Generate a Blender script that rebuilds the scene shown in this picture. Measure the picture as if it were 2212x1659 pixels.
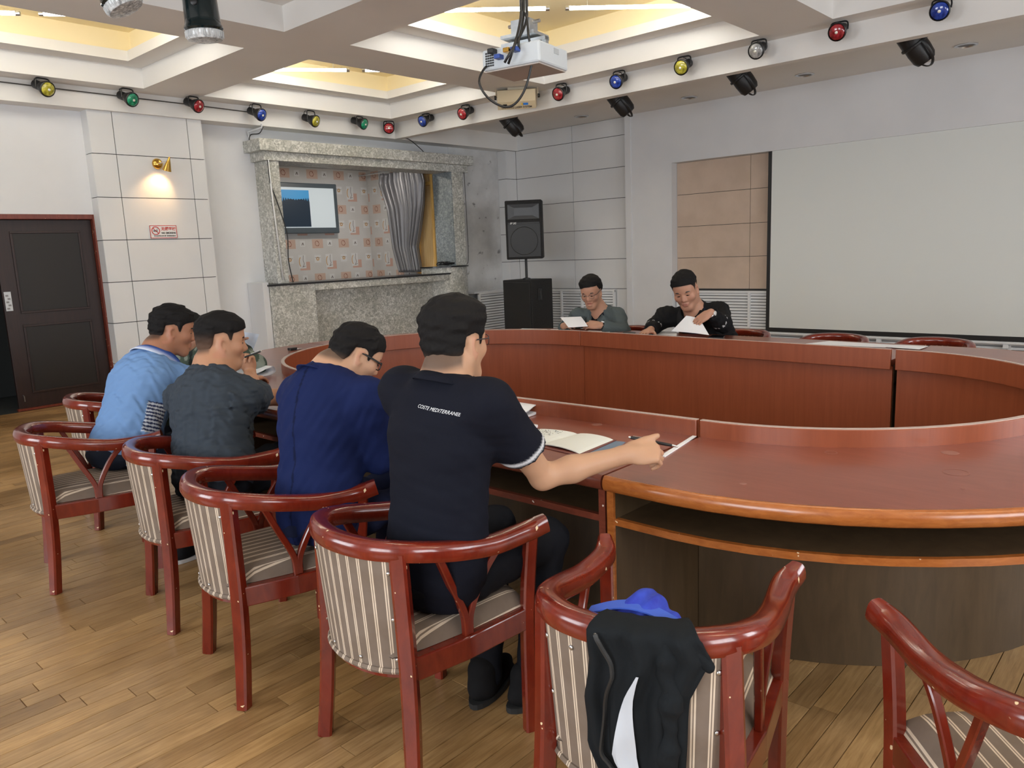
import bpy, bmesh, math, random
import numpy as np
from mathutils import Vector, Matrix
from mathutils.bvhtree import BVHTree
random.seed(7); RNG = np.random.RandomState(7)
for o in list(bpy.data.objects): bpy.data.objects.remove(o)
SC = bpy.context.scene
COL = SC.collection

# ------------------------------------------------------------------ camera
W, H, FPX = 2212, 1659, 1660.82
CAMH = 1.42
def _rot(yaw, pitch, roll):
    cy, sy, cp, sp = math.cos(yaw), math.sin(yaw), math.cos(pitch), math.sin(pitch)
    f = np.array([sy*cp, cy*cp, -sp]); rt = np.array([cy, -sy, 0.0]); up = np.cross(rt, f)
    c, s = math.cos(roll), math.sin(roll)
    return np.array([rt*c+up*s, -rt*s+up*c, f])
RC = _rot(*np.radians([47.433, 9.886, -2.332]))
cam_d = bpy.data.cameras.new('camera'); cam = bpy.data.objects.new('camera', cam_d); COL.objects.link(cam)
cam_d.sensor_fit = 'HORIZONTAL'; cam_d.sensor_width = 36.0; cam_d.lens = FPX/W*36.0
cam_d.clip_start = 0.05; cam_d.clip_end = 100
mw = Matrix.Identity(4)
for i in range(3):
    mw[i][0] = RC[0][i]; mw[i][1] = RC[1][i]; mw[i][2] = -RC[2][i]
mw[2][3] = CAMH
cam.matrix_world = mw
SC.camera = cam
def at(px, py, x=None, y=None, z=None):
    """point of the room seen at a photograph pixel, on a plane x=, y= or z="""
    d = RC.T @ np.array([(px-W/2)/FPX, -(py-H/2)/FPX, 1.0])
    if x is not None: t = x/d[0]
    elif y is not None: t = y/d[1]
    else: t = (z-CAMH)/d[2]
    return np.array([0, 0, CAMH]) + t*d

# ------------------------------------------------------------------ world, daylight, exposure
SC.view_settings.view_transform = 'Standard'; SC.view_settings.look = 'None'
SC.view_settings.exposure = -0.12; SC.view_settings.gamma = 1.0; SC.view_settings.use_curve_mapping = False
wd = bpy.data.worlds.new('world'); SC.world = wd; wd.use_nodes = True
wd.node_tree.nodes['Background'].inputs[0].default_value = (0.80, 0.90, 1.0, 1)
wd.node_tree.nodes['Background'].inputs[1].default_value = 1.2
def area(name, loc, direction, sx, sy, power, color):
    l = bpy.data.lights.new(name, 'AREA'); l.shape = 'RECTANGLE'; l.size = sx; l.size_y = sy; l.energy = power; l.color = color
    o = bpy.data.objects.new(name, l); COL.objects.link(o); o.location = loc
    o.rotation_euler = Vector(direction).to_track_quat('-Z', 'Y').to_euler()
    o['label'] = 'daylight entering through a window'; o['kind'] = 'structure'
    return o
XB, YR = -2.6, -3.6           # wall behind the camera, wall to the right of the camera
area('window_light', (XB-0.10, 0.2, 1.75), (1, 0, -0.12), 2.4, 1.7, 150, (0.92, 0.96, 1.0))
area('window_light', (XB-0.10, 4.4, 1.75), (1, 0, -0.12), 2.4, 1.7, 150, (0.92, 0.96, 1.0))
area('window_light', (1.0, YR-0.10, 1.75), (0, 1, -0.12), 2.4, 1.7, 150, (0.92, 0.96, 1.0))
area('window_light', (5.4, YR-0.10, 1.75), (0, 1, -0.12), 2.4, 1.7, 150, (0.92, 0.96, 1.0))

# ------------------------------------------------------------------ materials
MATS = {}
def mat(name, col, rough=0.5, metal=0.0, spec=None, emit=None, estr=0.0, coat=0.0, sub=0.0, trans=0.0):
    if name in MATS: return MATS[name]
    m = bpy.data.materials.new(name); m.use_nodes = True
    b = m.node_tree.nodes['Principled BSDF']
    b.inputs['Base Color'].default_value = (*col, 1); b.inputs['Roughness'].default_value = rough; b.inputs['Metallic'].default_value = metal
    if spec is not None: b.inputs['Specular IOR Level'].default_value = spec
    if emit: b.inputs['Emission Color'].default_value = (*emit, 1); b.inputs['Emission Strength'].default_value = estr
    if coat: b.inputs['Coat Weight'].default_value = coat; b.inputs['Coat Roughness'].default_value = 0.12
    if sub: b.inputs['Subsurface Weight'].default_value = sub; b.inputs['Subsurface Radius'].default_value = (0.012, 0.004, 0.002); b.inputs['Subsurface Scale'].default_value = 0.5
    if trans: b.inputs['Transmission Weight'].default_value = trans
    MATS[name] = m; return m
def nt(m): return m.node_tree.nodes, m.node_tree.links, m.node_tree.nodes['Principled BSDF']
def ramp(n, stops, interp='LINEAR'):
    r = n.new('ShaderNodeValToRGB'); r.color_ramp.interpolation = interp
    e = r.color_ramp.elements
    while len(e) < len(stops): e.new(0.5)
    for k, (p, c) in zip(e, stops): k.position = p; k.color = (*c, 1)
    return r
def coords(n, l, scale=(1, 1, 1), kind='Object', rot=(0, 0, 0)):
    t = n.new('ShaderNodeTexCoord'); mp = n.new('ShaderNodeMapping'); mp.inputs['Scale'].default_value = scale; mp.inputs['Rotation'].default_value = rot
    l.new(t.outputs[kind], mp.inputs[0]); return mp.outputs[0]
def noise(n, l, vec, scale, detail=3, rough=0.55, dist=0.0):
    t = n.new('ShaderNodeTexNoise'); t.inputs['Scale'].default_value = scale; t.inputs['Detail'].default_value = detail; t.inputs['Roughness'].default_value = rough; t.inputs['Distortion'].default_value = dist
    l.new(vec, t.inputs['Vector']); return t.outputs['Fac']
def bump(n, l, fac, b, strength=0.2, dist=0.01):
    k = n.new('ShaderNodeBump'); k.inputs['Strength'].default_value = strength; k.inputs['Distance'].default_value = dist
    l.new(fac, k.inputs['Height']); l.new(k.outputs[0], b.inputs['Normal'])
def mixc(n, l, fac, a, bcol, mode='MIX'):
    x = n.new('ShaderNodeMix'); x.data_type = 'RGBA'; x.blend_type = mode
    if hasattr(fac, 'links'): l.new(fac, x.inputs[0])
    else: x.inputs[0].default_value = fac
    for sock, v in ((x.inputs[6], a), (x.inputs[7], bcol)):
        if hasattr(v, 'links'): l.new(v, sock)
        else: sock.default_value = (*v, 1)
    return x.outputs[2]
def noisy(name, c1, c2, scale, rough=0.5, stretch=(1, 1, 1), detail=4, b=0.0, bscale=None, lo=0.35, hi=0.65, coat=0.0, metal=0.0, dist=0.0, kind='Object'):
    """procedural two-tone material"""
    if name in MATS: return MATS[name]
    m = mat(name, c1, rough, metal, coat=coat); n, l, bs = nt(m)
    v = coords(n, l, stretch, kind); f = noise(n, l, v, scale, detail, dist=dist)
    r = ramp(n, [(lo, c1), (hi, c2)]); l.new(f, r.inputs[0]); l.new(r.outputs[0], bs.inputs['Base Color'])
    if b: bump(n, l, noise(n, l, v, bscale or scale*3, 3), bs, b, 0.004)
    return m
def vcol(name, rough=0.6, spec=0.3, sub=0.0, coat=0.0, b=0.0, bscale=60):
    if name in MATS: return MATS[name]
    m = mat(name, (.5, .5, .5), rough, spec=spec, sub=sub, coat=coat); n, l, bs = nt(m)
    a = n.new('ShaderNodeAttribute'); a.attribute_name = 'Col'
    l.new(a.outputs['Color'], bs.inputs['Base Color'])
    if b: bump(n, l, noise(n, l, coords(n, l), bscale, 3), bs, b, 0.002)
    return m

WALL = noisy('white_wall_paint', (.70, .71, .73), (.75, .755, .77), 1.3, 0.75, b=0.05, bscale=40)
PANELW = noisy('white_cladding_paint', (.70, .705, .715), (.75, .755, .76), 0.9, 0.6)
CEIL = noisy('white_ceiling_paint', (.77, .755, .73), (.81, .795, .77), 0.8, 0.8)
DOME = mat('warm_glow_dome', (.92, .80, .52), 0.8)  # warm tube glow painted into the colour of the lit domes
def stained():
    m = mat('stained_plaster', (.7, .7, .7), 0.85); n, l, b = nt(m); v = coords(n, l)
    f = noise(n, l, v, 2.2, 6, 0.6); r = ramp(n, [(.35, (.55, .555, .555)), (.6, (.70, .705, .71))]); l.new(f, r.inputs[0])
    s = noise(n, l, v, 9, 3, 0.5); r2 = ramp(n, [(.66, (1, 1, 1)), (.74, (.25, .25, .26))]); l.new(s, r2.inputs[0])
    l.new(mixc(n, l, 0.8, r.outputs[0], r2.outputs[0], 'MULTIPLY'), b.inputs['Base Color']); bump(n, l, f, b, 0.3, 0.01); return m
STAIN = stained()
DARKGAP = mat('dark_joint', (.05, .05, .05), 0.9)
TAN = noisy('tan_acoustic_board', (.55, .43, .34), (.62, .49, .395), 3.0, 0.9, b=0.15, bscale=90)
def granite(name, c1, c2, c3):
    m = mat(name, c1, 0.45); n, l, b = nt(m); v = coords(n, l)
    f = noise(n, l, v, 24, 5, 0.65, 1.4); r = ramp(n, [(.36, c1), (.5, c2), (.62, c3)]); l.new(f, r.inputs[0])
    g = noise(n, l, v, 1.6, 3); r2 = ramp(n, [(.3, (.74, .74, .70)), (.7, (1, 1, 1))]); l.new(g, r2.inputs[0])
    l.new(mixc(n, l, 1.0, r.outputs[0], r2.outputs[0], 'MULTIPLY'), b.inputs['Base Color']); return m
GRAN = granite('grey_granite_vinyl', (.34, .345, .325), (.53, .535, .51), (.82, .825, .80))
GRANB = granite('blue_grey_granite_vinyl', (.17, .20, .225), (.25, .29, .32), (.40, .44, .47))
BLACKTOP = mat('black_counter_edge', (.02, .02, .022), 0.25)
def wood(name, c1, c2, rough, stretch, scale=9, coat=0.0, b=0.05, wear=0.0, wearcol=(.8, .62, .38)):
    m = mat(name, c1, rough, coat=coat); n, l, bs = nt(m)
    v = coords(n, l, stretch); f = noise(n, l, v, scale, 5, 0.6, 0.6)
    r = ramp(n, [(.3, c1), (.7, c2)]); l.new(f, r.inputs[0]); out = r.outputs[0]
    if wear:
        w = noise(n, l, coords(n, l), 34, 2, 0.5); rr = ramp(n, [(wear, (0, 0, 0)), (wear+.012, (1, 1, 1))]); l.new(w, rr.inputs[0])
        out = mixc(n, l, rr.outputs[0], out, wearcol)
    l.new(out, bs.inputs['Base Color'])
    if b: bump(n, l, f, bs, b, 0.002)
    return m
TTOP = wood('reddish_table_veneer', (.215, .058, .034), (.270, .078, .047), 0.28, (9, 1.2, 9), 5, coat=0.25)
TPANEL = wood('brown_red_panel_veneer', (.235, .056, .021), (.290, .073, .029), 0.36, (8, 8, .6), 4, coat=0.1)
TEDGE = wood('orange_brown_table_edge', (.30, .085, .018), (.42, .135, .030), 0.26, (4, 4, 14), 6, coat=0.25, wear=.74)
TRED = wood('dark_red_table_edge', (.13, .030, .016), (.20, .048, .025), 0.30, (4, 4, 14), 6, coat=0.25, wear=.69, wearcol=(.72, .60, .50))
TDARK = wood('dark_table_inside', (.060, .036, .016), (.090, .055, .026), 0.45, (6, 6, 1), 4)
CWOOD = wood('mahogany_chair_lacquer', (.125, .0115, .005), (.20, .021, .008), 0.20, (5, 5, 2), 5, coat=0.5, b=0.0, wear=.725)
DOORW = wood('dark_brown_door', (.016, .007, .006), (.030, .012, .010), 0.45, (7, 7, .6), 6)
DOORP = mat('dark_door_panel', (.012, .009, .008), 0.5)
DOORF = wood('red_brown_door_frame', (.13, .022, .012), (.20, .04, .02), 0.4, (6, 6, 1), 6, wear=.70)
PINE = noisy('warm_lit_wood', (.80, .52, .22), (.86, .62, .32), 6, 0.5, (8, 8, .6))  # wood with the warm light on the door painted into its colour
BLACKP = mat('black_plastic', (.012, .012, .013), 0.42)
BLACKC = noisy('black_speaker_carpet', (.010, .010, .011), (.018, .018, .019), 60, 0.85)
METAL = mat('brushed_steel', (.62, .63, .64), 0.28, 1.0)
GALV = noisy('galvanised_metal', (.45, .48, .50), (.60, .63, .65), 20, 0.38, metal=0.9)
BRASS = mat('polished_brass', (.75, .45, .10), 0.18, 1.0)
WHITEP = mat('white_plastic', (.80, .81, .82), 0.45)
PAPER = mat('white_paper', (.86, .87, .90), 0.8)
PAGE = mat('ivory_page', (.83, .85, .80), 0.8)
INK = mat('black_ink', (.02, .02, .025), 0.7)
SCREENM = mat('projection_fabric', (.76, .785, .765), 0.85)
def stripes(name, base, light, period):
    """striped cloth: thin light pairs on a brown ground, across the attribute su"""
    m = mat(name, base, 0.85); n, l, b = nt(m)
    a = n.new('ShaderNodeAttribute'); a.attribute_name = 'su'
    d = n.new('ShaderNodeMath'); d.operation = 'DIVIDE'; l.new(a.outputs['Fac'], d.inputs[0]); d.inputs[1].default_value = period
    fr = n.new('ShaderNodeMath'); fr.operation = 'FRACT'; l.new(d.outputs[0], fr.inputs[0])
    r = ramp(n, [(0, base), (.60, light), (.70, (base[0]*1.15, base[1]*1.15, base[2]*1.15)), (.77, light), (.87, base)], 'CONSTANT'); l.new(fr.outputs[0], r.inputs[0])
    w = noise(n, l, coords(n, l), 14, 3); rr = ramp(n, [(.35, (.80, .76, .70)), (.6, (1, 1, 1))]); l.new(w, rr.inputs[0])
    l.new(mixc(n, l, 0.6, r.outputs[0], rr.outputs[0], 'MULTIPLY'), b.inputs['Base Color'])
    bump(n, l, noise(n, l, coords(n, l), 300, 2), b, 0.15, 0.001); return m
STRIPE = stripes('brown_cream_striped_cloth', (.195, .148, .115), (.70, .585, .46), 0.034)
def plankmat():
    m = mat('worn_oak_plank', (.4, .25, .12), 0.34, coat=0.08); n, l, b = nt(m)
    a = n.new('ShaderNodeAttribute'); a.attribute_name = 'tint'
    v = coords(n, l, (1.5, 22, 1)); f = noise(n, l, v, 4, 6, 0.65, 0.8)
    r = ramp(n, [(.25, (.27, .150, .060)), (.5, (.415, .250, .110)), (.75, (.52, .340, .165))]); l.new(f, r.inputs[0])
    r2 = ramp(n, [(0, (.72, .68, .62)), (.5, (1, 1, 1)), (1, (1.12, 1.1, 1.02))]); l.new(a.outputs['Fac'], r2.inputs[0])
    o = mixc(n, l, 1.0, r.outputs[0], r2.outputs[0], 'MULTIPLY')
    w = noise(n, l, coords(n, l), 1.7, 4, 0.6); r3 = ramp(n, [(.38, (.70, .66, .58)), (.62, (1.1, 1.1, 1.08))]); l.new(w, r3.inputs[0])
    o = mixc(n, l, 1.0, o, r3.outputs[0], 'MULTIPLY'); l.new(o, b.inputs['Base Color'])
    rr = ramp(n, [(.3, (.28,)*3), (.7, (.46,)*3)]); l.new(w, rr.inputs[0]); l.new(rr.outputs[0], b.inputs['Roughness']); return m
PLANK = plankmat()

# ------------------------------------------------------------------ mesh helpers
class MB:
    def __init__(s): s.v = []; s.f = []; s.mi = []; s.cur = 0
    def add(s, verts, faces):
        o = len(s.v); s.v += [tuple(map(float, p)) for p in verts]; s.f += [tuple(i+o for i in q) for q in faces]; s.mi += [s.cur]*len(faces); return s
    def box(s, x0, x1, y0, y1, z0, z1):
        return s.add([(x0,y0,z0),(x1,y0,z0),(x1,y1,z0),(x0,y1,z0),(x0,y0,z1),(x1,y0,z1),(x1,y1,z1),(x0,y1,z1)],
                     [(0,3,2,1),(4,5,6,7),(0,1,5,4),(1,2,6,5),(2,3,7,6),(3,0,4,7)])
    def obox(s, c, ax, ay, az, hx, hy, hz):
        c = np.array(c, float); ax, ay, az = [np.array(a, float) for a in (ax, ay, az)]
        P = [c+ax*hx*i+ay*hy*j+az*hz*k for k in (-1, 1) for (i, j) in ((-1,-1),(1,-1),(1,1),(-1,1))]
        return s.add(P, [(0,3,2,1),(4,5,6,7),(0,1,5,4),(1,2,6,5),(2,3,7,6),(3,0,4,7)])
    def tube(s, pts, r, n=10, ry=None, cap=True, up=(0, 0, 1), prof=None):
        """sweep; r (and ry) scalar or list; prof: list of unit (a,b) profile points"""
        pts = [np.array(p, float) for p in pts]; m = len(pts)
        rs = [r]*m if np.isscalar(r) else list(r); rys = rs if ry is None else ([ry]*m if np.isscalar(ry) else list(ry))
        if prof is None: prof = [(math.cos(2*math.pi*k/n), math.sin(2*math.pi*k/n)) for k in range(n)]
        n = len(prof); V = []; up = np.array(up, float); pa = None
        for i in range(m):
            t = pts[min(i+1, m-1)]-pts[max(i-1, 0)]; t = t/(np.linalg.norm(t)+1e-12)
            if pa is None:
                a = np.cross(t, up)
                if np.linalg.norm(a) < 1e-3: a = np.cross(t, (1, 0, 0))
            else:
                a = pa-t*np.dot(pa, t)
            a = a/np.linalg.norm(a); b = np.cross(a, t); pa = a
            V += [pts[i]+a*u*rs[i]+b*w*rys[i] for (u, w) in prof]
        Fc = [(i*n+k, i*n+(k+1) % n, (i+1)*n+(k+1) % n, (i+1)*n+k) for i in range(m-1) for k in range(n)]
        if cap: Fc += [tuple(range(n-1, -1, -1)), tuple((m-1)*n+k for k in range(n))]
        return s.add(V, Fc)
    def lathe(s, prof, c=(0, 0, 0), axis=(0, 0, 1), n=20, cap=True):
        """prof: (radius, along-axis)"""
        ax = np.array(axis, float); ax /= np.linalg.norm(ax)
        a = np.cross(ax, (0, 0, 1) if abs(ax[2]) < .9 else (1, 0, 0)); a /= np.linalg.norm(a); b = np.cross(ax, a); c = np.array(c, float)
        V = [c+ax*h+(a*math.cos(2*math.pi*k/n)+b*math.sin(2*math.pi*k/n))*r for (r, h) in prof for k in range(n)]
        m = len(prof); Fc = [(i*n+k, i*n+(k+1) % n, (i+1)*n+(k+1) % n, (i+1)*n+k) for i in range(m-1) for k in range(n)]
        if cap: Fc += [tuple(range(n-1, -1, -1)), tuple((m-1)*n+k for k in range(n))]
        return s.add(V, Fc)
    def prism(s, poly, d):
        """poly: 3D points of a planar outline; d: extrusion vector"""
        P = [np.array(p, float) for p in poly]; d = np.array(d, float); n = len(P)
        return s.add(P+[p+d for p in P], [tuple(range(n-1, -1, -1)), tuple(range(n, 2*n))]+[(k, (k+1) % n, n+(k+1) % n, n+k) for k in range(n)])
    def grid(s, P, thick=None):
        """P: rows of 3D points; thick: offset vector array or constant vector for a solid sheet"""
        P = np.array(P, float); r, c = P.shape[:2]; V = P.reshape(-1, 3)
        q = [(i*c+j, i*c+j+1, (i+1)*c+j+1, (i+1)*c+j) for i in range(r-1) for j in range(c-1)]
        if thick is None: return s.add(V, q)
        B = (P+np.array(thick, float)).reshape(-1, 3); o = r*c
        q2 = [tuple(o+k for k in reversed(f)) for f in q]
        ed = [(j+1, j, o+j, o+j+1) for j in range(c-1)] + [((r-1)*c+j, (r-1)*c+j+1, o+(r-1)*c+j+1, o+(r-1)*c+j) for j in range(c-1)]
        ed += [(i*c, (i+1)*c, o+(i+1)*c, o+i*c) for i in range(r-1)] + [((i+1)*c+c-1, i*c+c-1, o+i*c+c-1, o+(i+1)*c+c-1) for i in range(r-1)]
        return s.add(list(V)+list(B), q+q2+ed)
    def mesh(s, name, base=(0, 0, 0), smooth=False):
        me = bpy.data.meshes.new(name); b = np.array(base, float)
        me.from_pydata([tuple(np.array(p)-b) for p in s.v], [], s.f); me.update()
        if smooth: me.polygons.foreach_set('use_smooth', [True]*len(me.polygons))
        return me
    def build(s, name, m, parent=None, smooth=False, label=None, bevel=0.0, sharp=None):
        base = (0, 0, 0)
        if parent is not None:
            base = np.array(parent.get('_base', (0, 0, 0)), float)
        me = s.mesh(name, base, smooth); o = bpy.data.objects.new(name, me); COL.objects.link(o)
        for k in (m if isinstance(m, (list, tuple)) else [m]): me.materials.append(k)
        if isinstance(m, (list, tuple)): me.polygons.foreach_set('material_index', s.mi)
        if parent is not None:
            o.parent = parent; o['_base'] = tuple(base)
        if label: o['label'] = label
        if bevel:
            bv = o.modifiers.new('bevel', 'BEVEL'); bv.width = bevel; bv.segments = 2; bv.limit_method = 'ANGLE'; bv.angle_limit = 0.6
            bv.harden_normals = False
        if smooth and sharp is not False:
            try: me.set_sharp_from_angle(angle=math.radians(sharp or 42))
            except Exception: pass
        return o
def setattr_f(o, name, vals):
    a = o.data.attributes.new(name, 'FLOAT', 'POINT'); a.data.foreach_set('value', np.asarray(vals, np.float32))
def setcol(o, cols):
    a = o.data.attributes.new('Col', 'FLOAT_COLOR', 'POINT'); c = np.ones((len(cols), 4), np.float32); c[:, :3] = cols; a.data.foreach_set('color', c.ravel())
def tag(o, label, cat, group=None):
    o['label'] = label; o['category'] = cat
    if group: o['group'] = group
    return o
def struct(o, label=None):
    o['kind'] = 'structure'
    if label: o['label'] = label
    return o
def thing(name, label, cat, base=(0, 0, 0), group=None):
    o = bpy.data.objects.new(name, None); COL.objects.link(o); o.location = tuple(map(float, base)); o['_base'] = tuple(map(float, base)); o.empty_display_size = 0.05
    return tag(o, label, cat, group)
def solo(mb, name, m, label, cat, base, group=None, **k):
    """a thing that is a single mesh"""
    o = mb.build(name, m, None, **k); b = Vector(base)
    o.data.transform(Matrix.Translation(-b)); o.location = b; o['_base'] = tuple(b)
    return tag(o, label, cat, group)
def copy_tree(o, parent=None):
    c = o.copy(); COL.objects.link(c); c.parent = parent
    for ch in o.children: copy_tree(ch, c)
    return c
def norm(v): v = np.array(v, float); return v/np.linalg.norm(v)
def lerp(a, b, t): return np.array(a, float)*(1-t)+np.array(b, float)*t
def arc(c, a, b, t0, t1, n): return [np.array(c)+np.array(a)*math.cos(t)+np.array(b)*math.sin(t) for t in np.linspace(t0, t1, n)]
def smoothpath(P, n=8):
    """Catmull-Rom through the points"""
    P = [np.array(p, float) for p in P]; Q = [2*P[0]-P[1]]+P+[2*P[-1]-P[-2]]; out = []
    for i in range(1, len(Q)-2):
        for t in np.linspace(0, 1, n, endpoint=False):
            a, b, c, d = Q[i-1], Q[i], Q[i+1], Q[i+2]
            out.append(.5*((2*b)+(c-a)*t+(2*a-5*b+4*c-d)*t*t+(-a+3*b-3*c+d)*t**3))
    return out+[P[-1]]
def textmesh(body, size, name='lettering', ext=0.0, bold=0.0, align='CENTER'):
    cu = bpy.data.curves.new(name, 'FONT'); cu.body = body; cu.size = size; cu.align_x = align; cu.align_y = 'CENTER'; cu.extrude = ext; cu.offset = bold; cu.resolution_u = 3
    o = bpy.data.objects.new(name, cu); COL.objects.link(o); dg = bpy.context.evaluated_depsgraph_get(); dg.update()
    me = bpy.data.meshes.new_from_object(o.evaluated_get(dg)); bpy.data.objects.remove(o); bpy.data.curves.remove(cu)
    return me
def text_on(body, size, m, origin, xdir, ydir, parent, name='lettering', bold=0.0, off=0.001, shear=0.0, label=None):
    """flat print standing just proud of a plane"""
    me = textmesh(body, size, name, 0, bold); xd, yd = norm(xdir), norm(ydir); zd = np.cross(xd, yd); b = np.array(parent.get('_base', (0, 0, 0)), float)
    for v in me.vertices:
        p = np.array(origin)+xd*(v.co.x+shear*v.co.y)+yd*v.co.y+zd*off-b; v.co = p
    me.materials.clear(); me.materials.append(m); o = bpy.data.objects.new(name, me); COL.objects.link(o); o.parent = parent; o['_base'] = tuple(b)
    if label: o['label'] = label
    return o

# ================================================================== the room
XW, YW = 9.76, 8.877           # screen wall, bar wall
ZC, ZS, ZB = 3.213, 3.25, 3.004  # coffered ceiling, soffit, underside of the drop beams
# ---- floor: boards along x
fl = MB().box(XB, XW, YR, YW, -0.06, -0.006).build('floor', mat('dark_subfloor', (.03, .02, .015), .8)); struct(fl)
def proj(p):
    c = RC @ (np.array(p, float)-np.array([0, 0, CAMH])); return W/2+FPX*c[0]/c[2], H/2-FPX*c[1]/c[2], c[2]
pw = 0.076; planks = []
for r in range(int((YW-YR)/pw)+1):
    y0 = YR+r*pw; y1 = min(y0+pw, YW); x = XB-random.random()*0.9
    while x < XW:
        L = random.choice((.45, .6, .75, .9, 1.05)); a, b = max(x, XB), min(x+L, XW)
        if b-a > .02 and y1-y0 > .02: planks.append((a, b, y0, y1, random.random()))
        x += L
def vis(p):
    c = proj(((p[0]+p[1])/2, (p[2]+p[3])/2, 0))
    if c[2] < .3 or not (-40 < c[0] < 2250 and 700 < c[1] < 1720): return 0
    if c[0] > 1180 and c[1] < 1425: return 0
    if c[0] > 250 and c[1] < 1000: return 0
    if 560 < c[0] <= 1180 and c[1] < 1180: return 0
    q = [proj((p[i], p[j], 0))[:2] for i, j in ((0, 2), (1, 2), (1, 3), (0, 3))]
    return abs(sum(q[i][0]*q[(i+1) % 4][1]-q[(i+1) % 4][0]*q[i][1] for i in range(4)))/2
planks.sort(key=vis, reverse=True)
def plank_mb(P):
    m = MB(); t = []
    for (a, b, c, d, r) in P:
        g = .0006; z = -random.random()*.0006; e = .0012
        m.add([(a+g, c+g, -.006), (b-g, c+g, -.006), (b-g, d-g, -.006), (a+g, d-g, -.006), (a+g+e, c+g+e, z), (b-g-e, c+g+e, z), (b-g-e, d-g-e, z), (a+g+e, d-g-e, z)],
              [(4, 5, 6, 7), (0, 1, 5, 4), (1, 2, 6, 5), (2, 3, 7, 6), (3, 0, 4, 7)]); t += [r]*8
    return m, t
for P in planks[:300]:
    m, t = plank_mb([P]); o = m.build('plank', PLANK, fl); setattr_f(o, 'tint', t)
m, t = plank_mb(planks[300:]); o = m.build('plank_field', PLANK, fl); setattr_f(o, 'tint', t); o['kind'] = 'stuff'

# ---- cladding: separate boards over a dark backing
def boards(parent, origin, u, nrm, us, zs, m=PANELW, t=0.012, g=0.0038, name='panel'):
    """rectangular boards on a vertical plane: u along the wall, nrm out of it"""
    u, nrm, o = np.array(u, float), np.array(nrm, float), np.array(origin, float)
    for i in range(len(us)-1):
        for k in range(len(zs)-1):
            a, b, c, d = us[i]+g, us[i+1]-g, zs[k]+g, zs[k+1]-g
            j = random.uniform(-.0012, .0012)
            MB().obox(o+u*(a+b)/2+nrm*(t/2+j)+np.array([0, 0, (c+d)/2]), u, nrm, (0, 0, 1), (b-a)/2, t/2, (d-c)/2).build(name, m, parent)

# ---- wall with the door and the bar (y = YW)
DX0, DX1, DZ = 1.36, 3.23, 1.965
BX0, BX1, BZ0, BZ1 = 5.22, 8.17, 1.10, 2.72
mb = MB(); T = YW+.14
mb.box(XB, DX0, YW, T, 0, ZS+.1); mb.box(DX0, DX1, YW-.045, T, DZ, ZS+.1); mb.box(DX1, BX0, YW, T, 0, ZS+.1)
mb.box(BX0, BX1+.25, YW, T, BZ1, ZS+.1); mb.box(BX0, BX1+.25, YW, T, 0, BZ0)
mb.cur = 1; mb.box(BX1+.25, XW+.1, YW-.02, T, 0.0, ZB+.05)
wl = struct(mb.build('wall_left', [WALL, STAIN]))
pil = MB().box(3.212, 4.403, 8.682, YW-.001, 0, ZB+.02).build('pilaster', DARKGAP, wl)
PZ = [0, .375, .816, 1.25, 1.691, 2.132, 2.574, ZB+.01]
boards(pil, (0, 8.682, 0), (1, 0, 0), (0, -1, 0), [3.20, 3.444, 4.243, 4.415], PZ)
boards(pil, (3.212, 0, 0), (0, 1, 0), (-1, 0, 0), [8.670, YW], PZ)
boards(pil, (4.403, 0, 0), (0, 1, 0), (1, 0, 0), [8.670, YW], PZ)
# corridor behind the open leaf: closed box blocks light, walls painted dark as shade
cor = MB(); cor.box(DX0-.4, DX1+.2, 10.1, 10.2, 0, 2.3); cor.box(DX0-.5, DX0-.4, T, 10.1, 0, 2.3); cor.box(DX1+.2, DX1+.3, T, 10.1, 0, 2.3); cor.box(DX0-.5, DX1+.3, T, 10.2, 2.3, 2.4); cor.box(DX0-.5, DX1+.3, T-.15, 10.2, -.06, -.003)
struct(cor.build('wall_corridor', mat('corridor_shade', (.035, .04, .04), .7)))
# door
dr = thing('door_1', 'dark brown two-panel door with a paper strip by its edge', 'door', (DX1, YW, 0)); dr['kind'] = 'structure'
f = MB(); f.box(DX1-.045, DX1+.005, YW-.05, YW+.1, 0, DZ); f.box(DX0, DX1-.045, YW-.05, YW+.1, DZ-.05, DZ); f.build('door_frame', DOORF, dr, bevel=.004)
LX0, LX1, LY = 2.275, DX1-.047, YW+.02
leaf = MB(); leaf.box(LX0, LX1, LY, LY+.04, .025, DZ-.053); leaf = leaf.build('door_leaf', DOORW, dr, bevel=.003)
MB().box(LX0-.02, LX1, LY-.03, LY+.02, .004, .026).build('threshold', DOORF, dr)
for (z0, z1) in ((.17, .87), (.985, 1.80)):
    a, b = LX0+.14, LX1-.12
    p = MB().box(a+.02, b-.02, LY-.006, LY+.004, z0+.02, z1-.02).build('door_panel', DOORP, leaf, bevel=.003)
    fr = MB(); fr.box(a, b, LY-.014, LY+.002, z0, z0+.022); fr.box(a, b, LY-.014, LY+.002, z1-.022, z1); fr.box(a, a+.022, LY-.014, LY+.002, z0+.022, z1-.022); fr.box(b-.022, b, LY-.014, LY+.002, z0+.022, z1-.022)
    fr.build('panel_moulding', DOORW, leaf, bevel=.003)
hp = MB().box(LX0+.015, LX0+.075, LY-.006, LY, 1.02, 1.21).build('paper_strip', mat('grey_white_strip', (.62, .64, .66), .5), leaf)
k = MB(); [k.box(LX0+.025+.015*(i % 2), LX0+.05+.015*(i % 2), LY-.008, LY-.006, 1.035+.032*i, 1.052+.032*i) for i in range(5)]; k.build('strip_print', mat('strip_print_grey', (.25, .24, .24), .6), hp)
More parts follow.
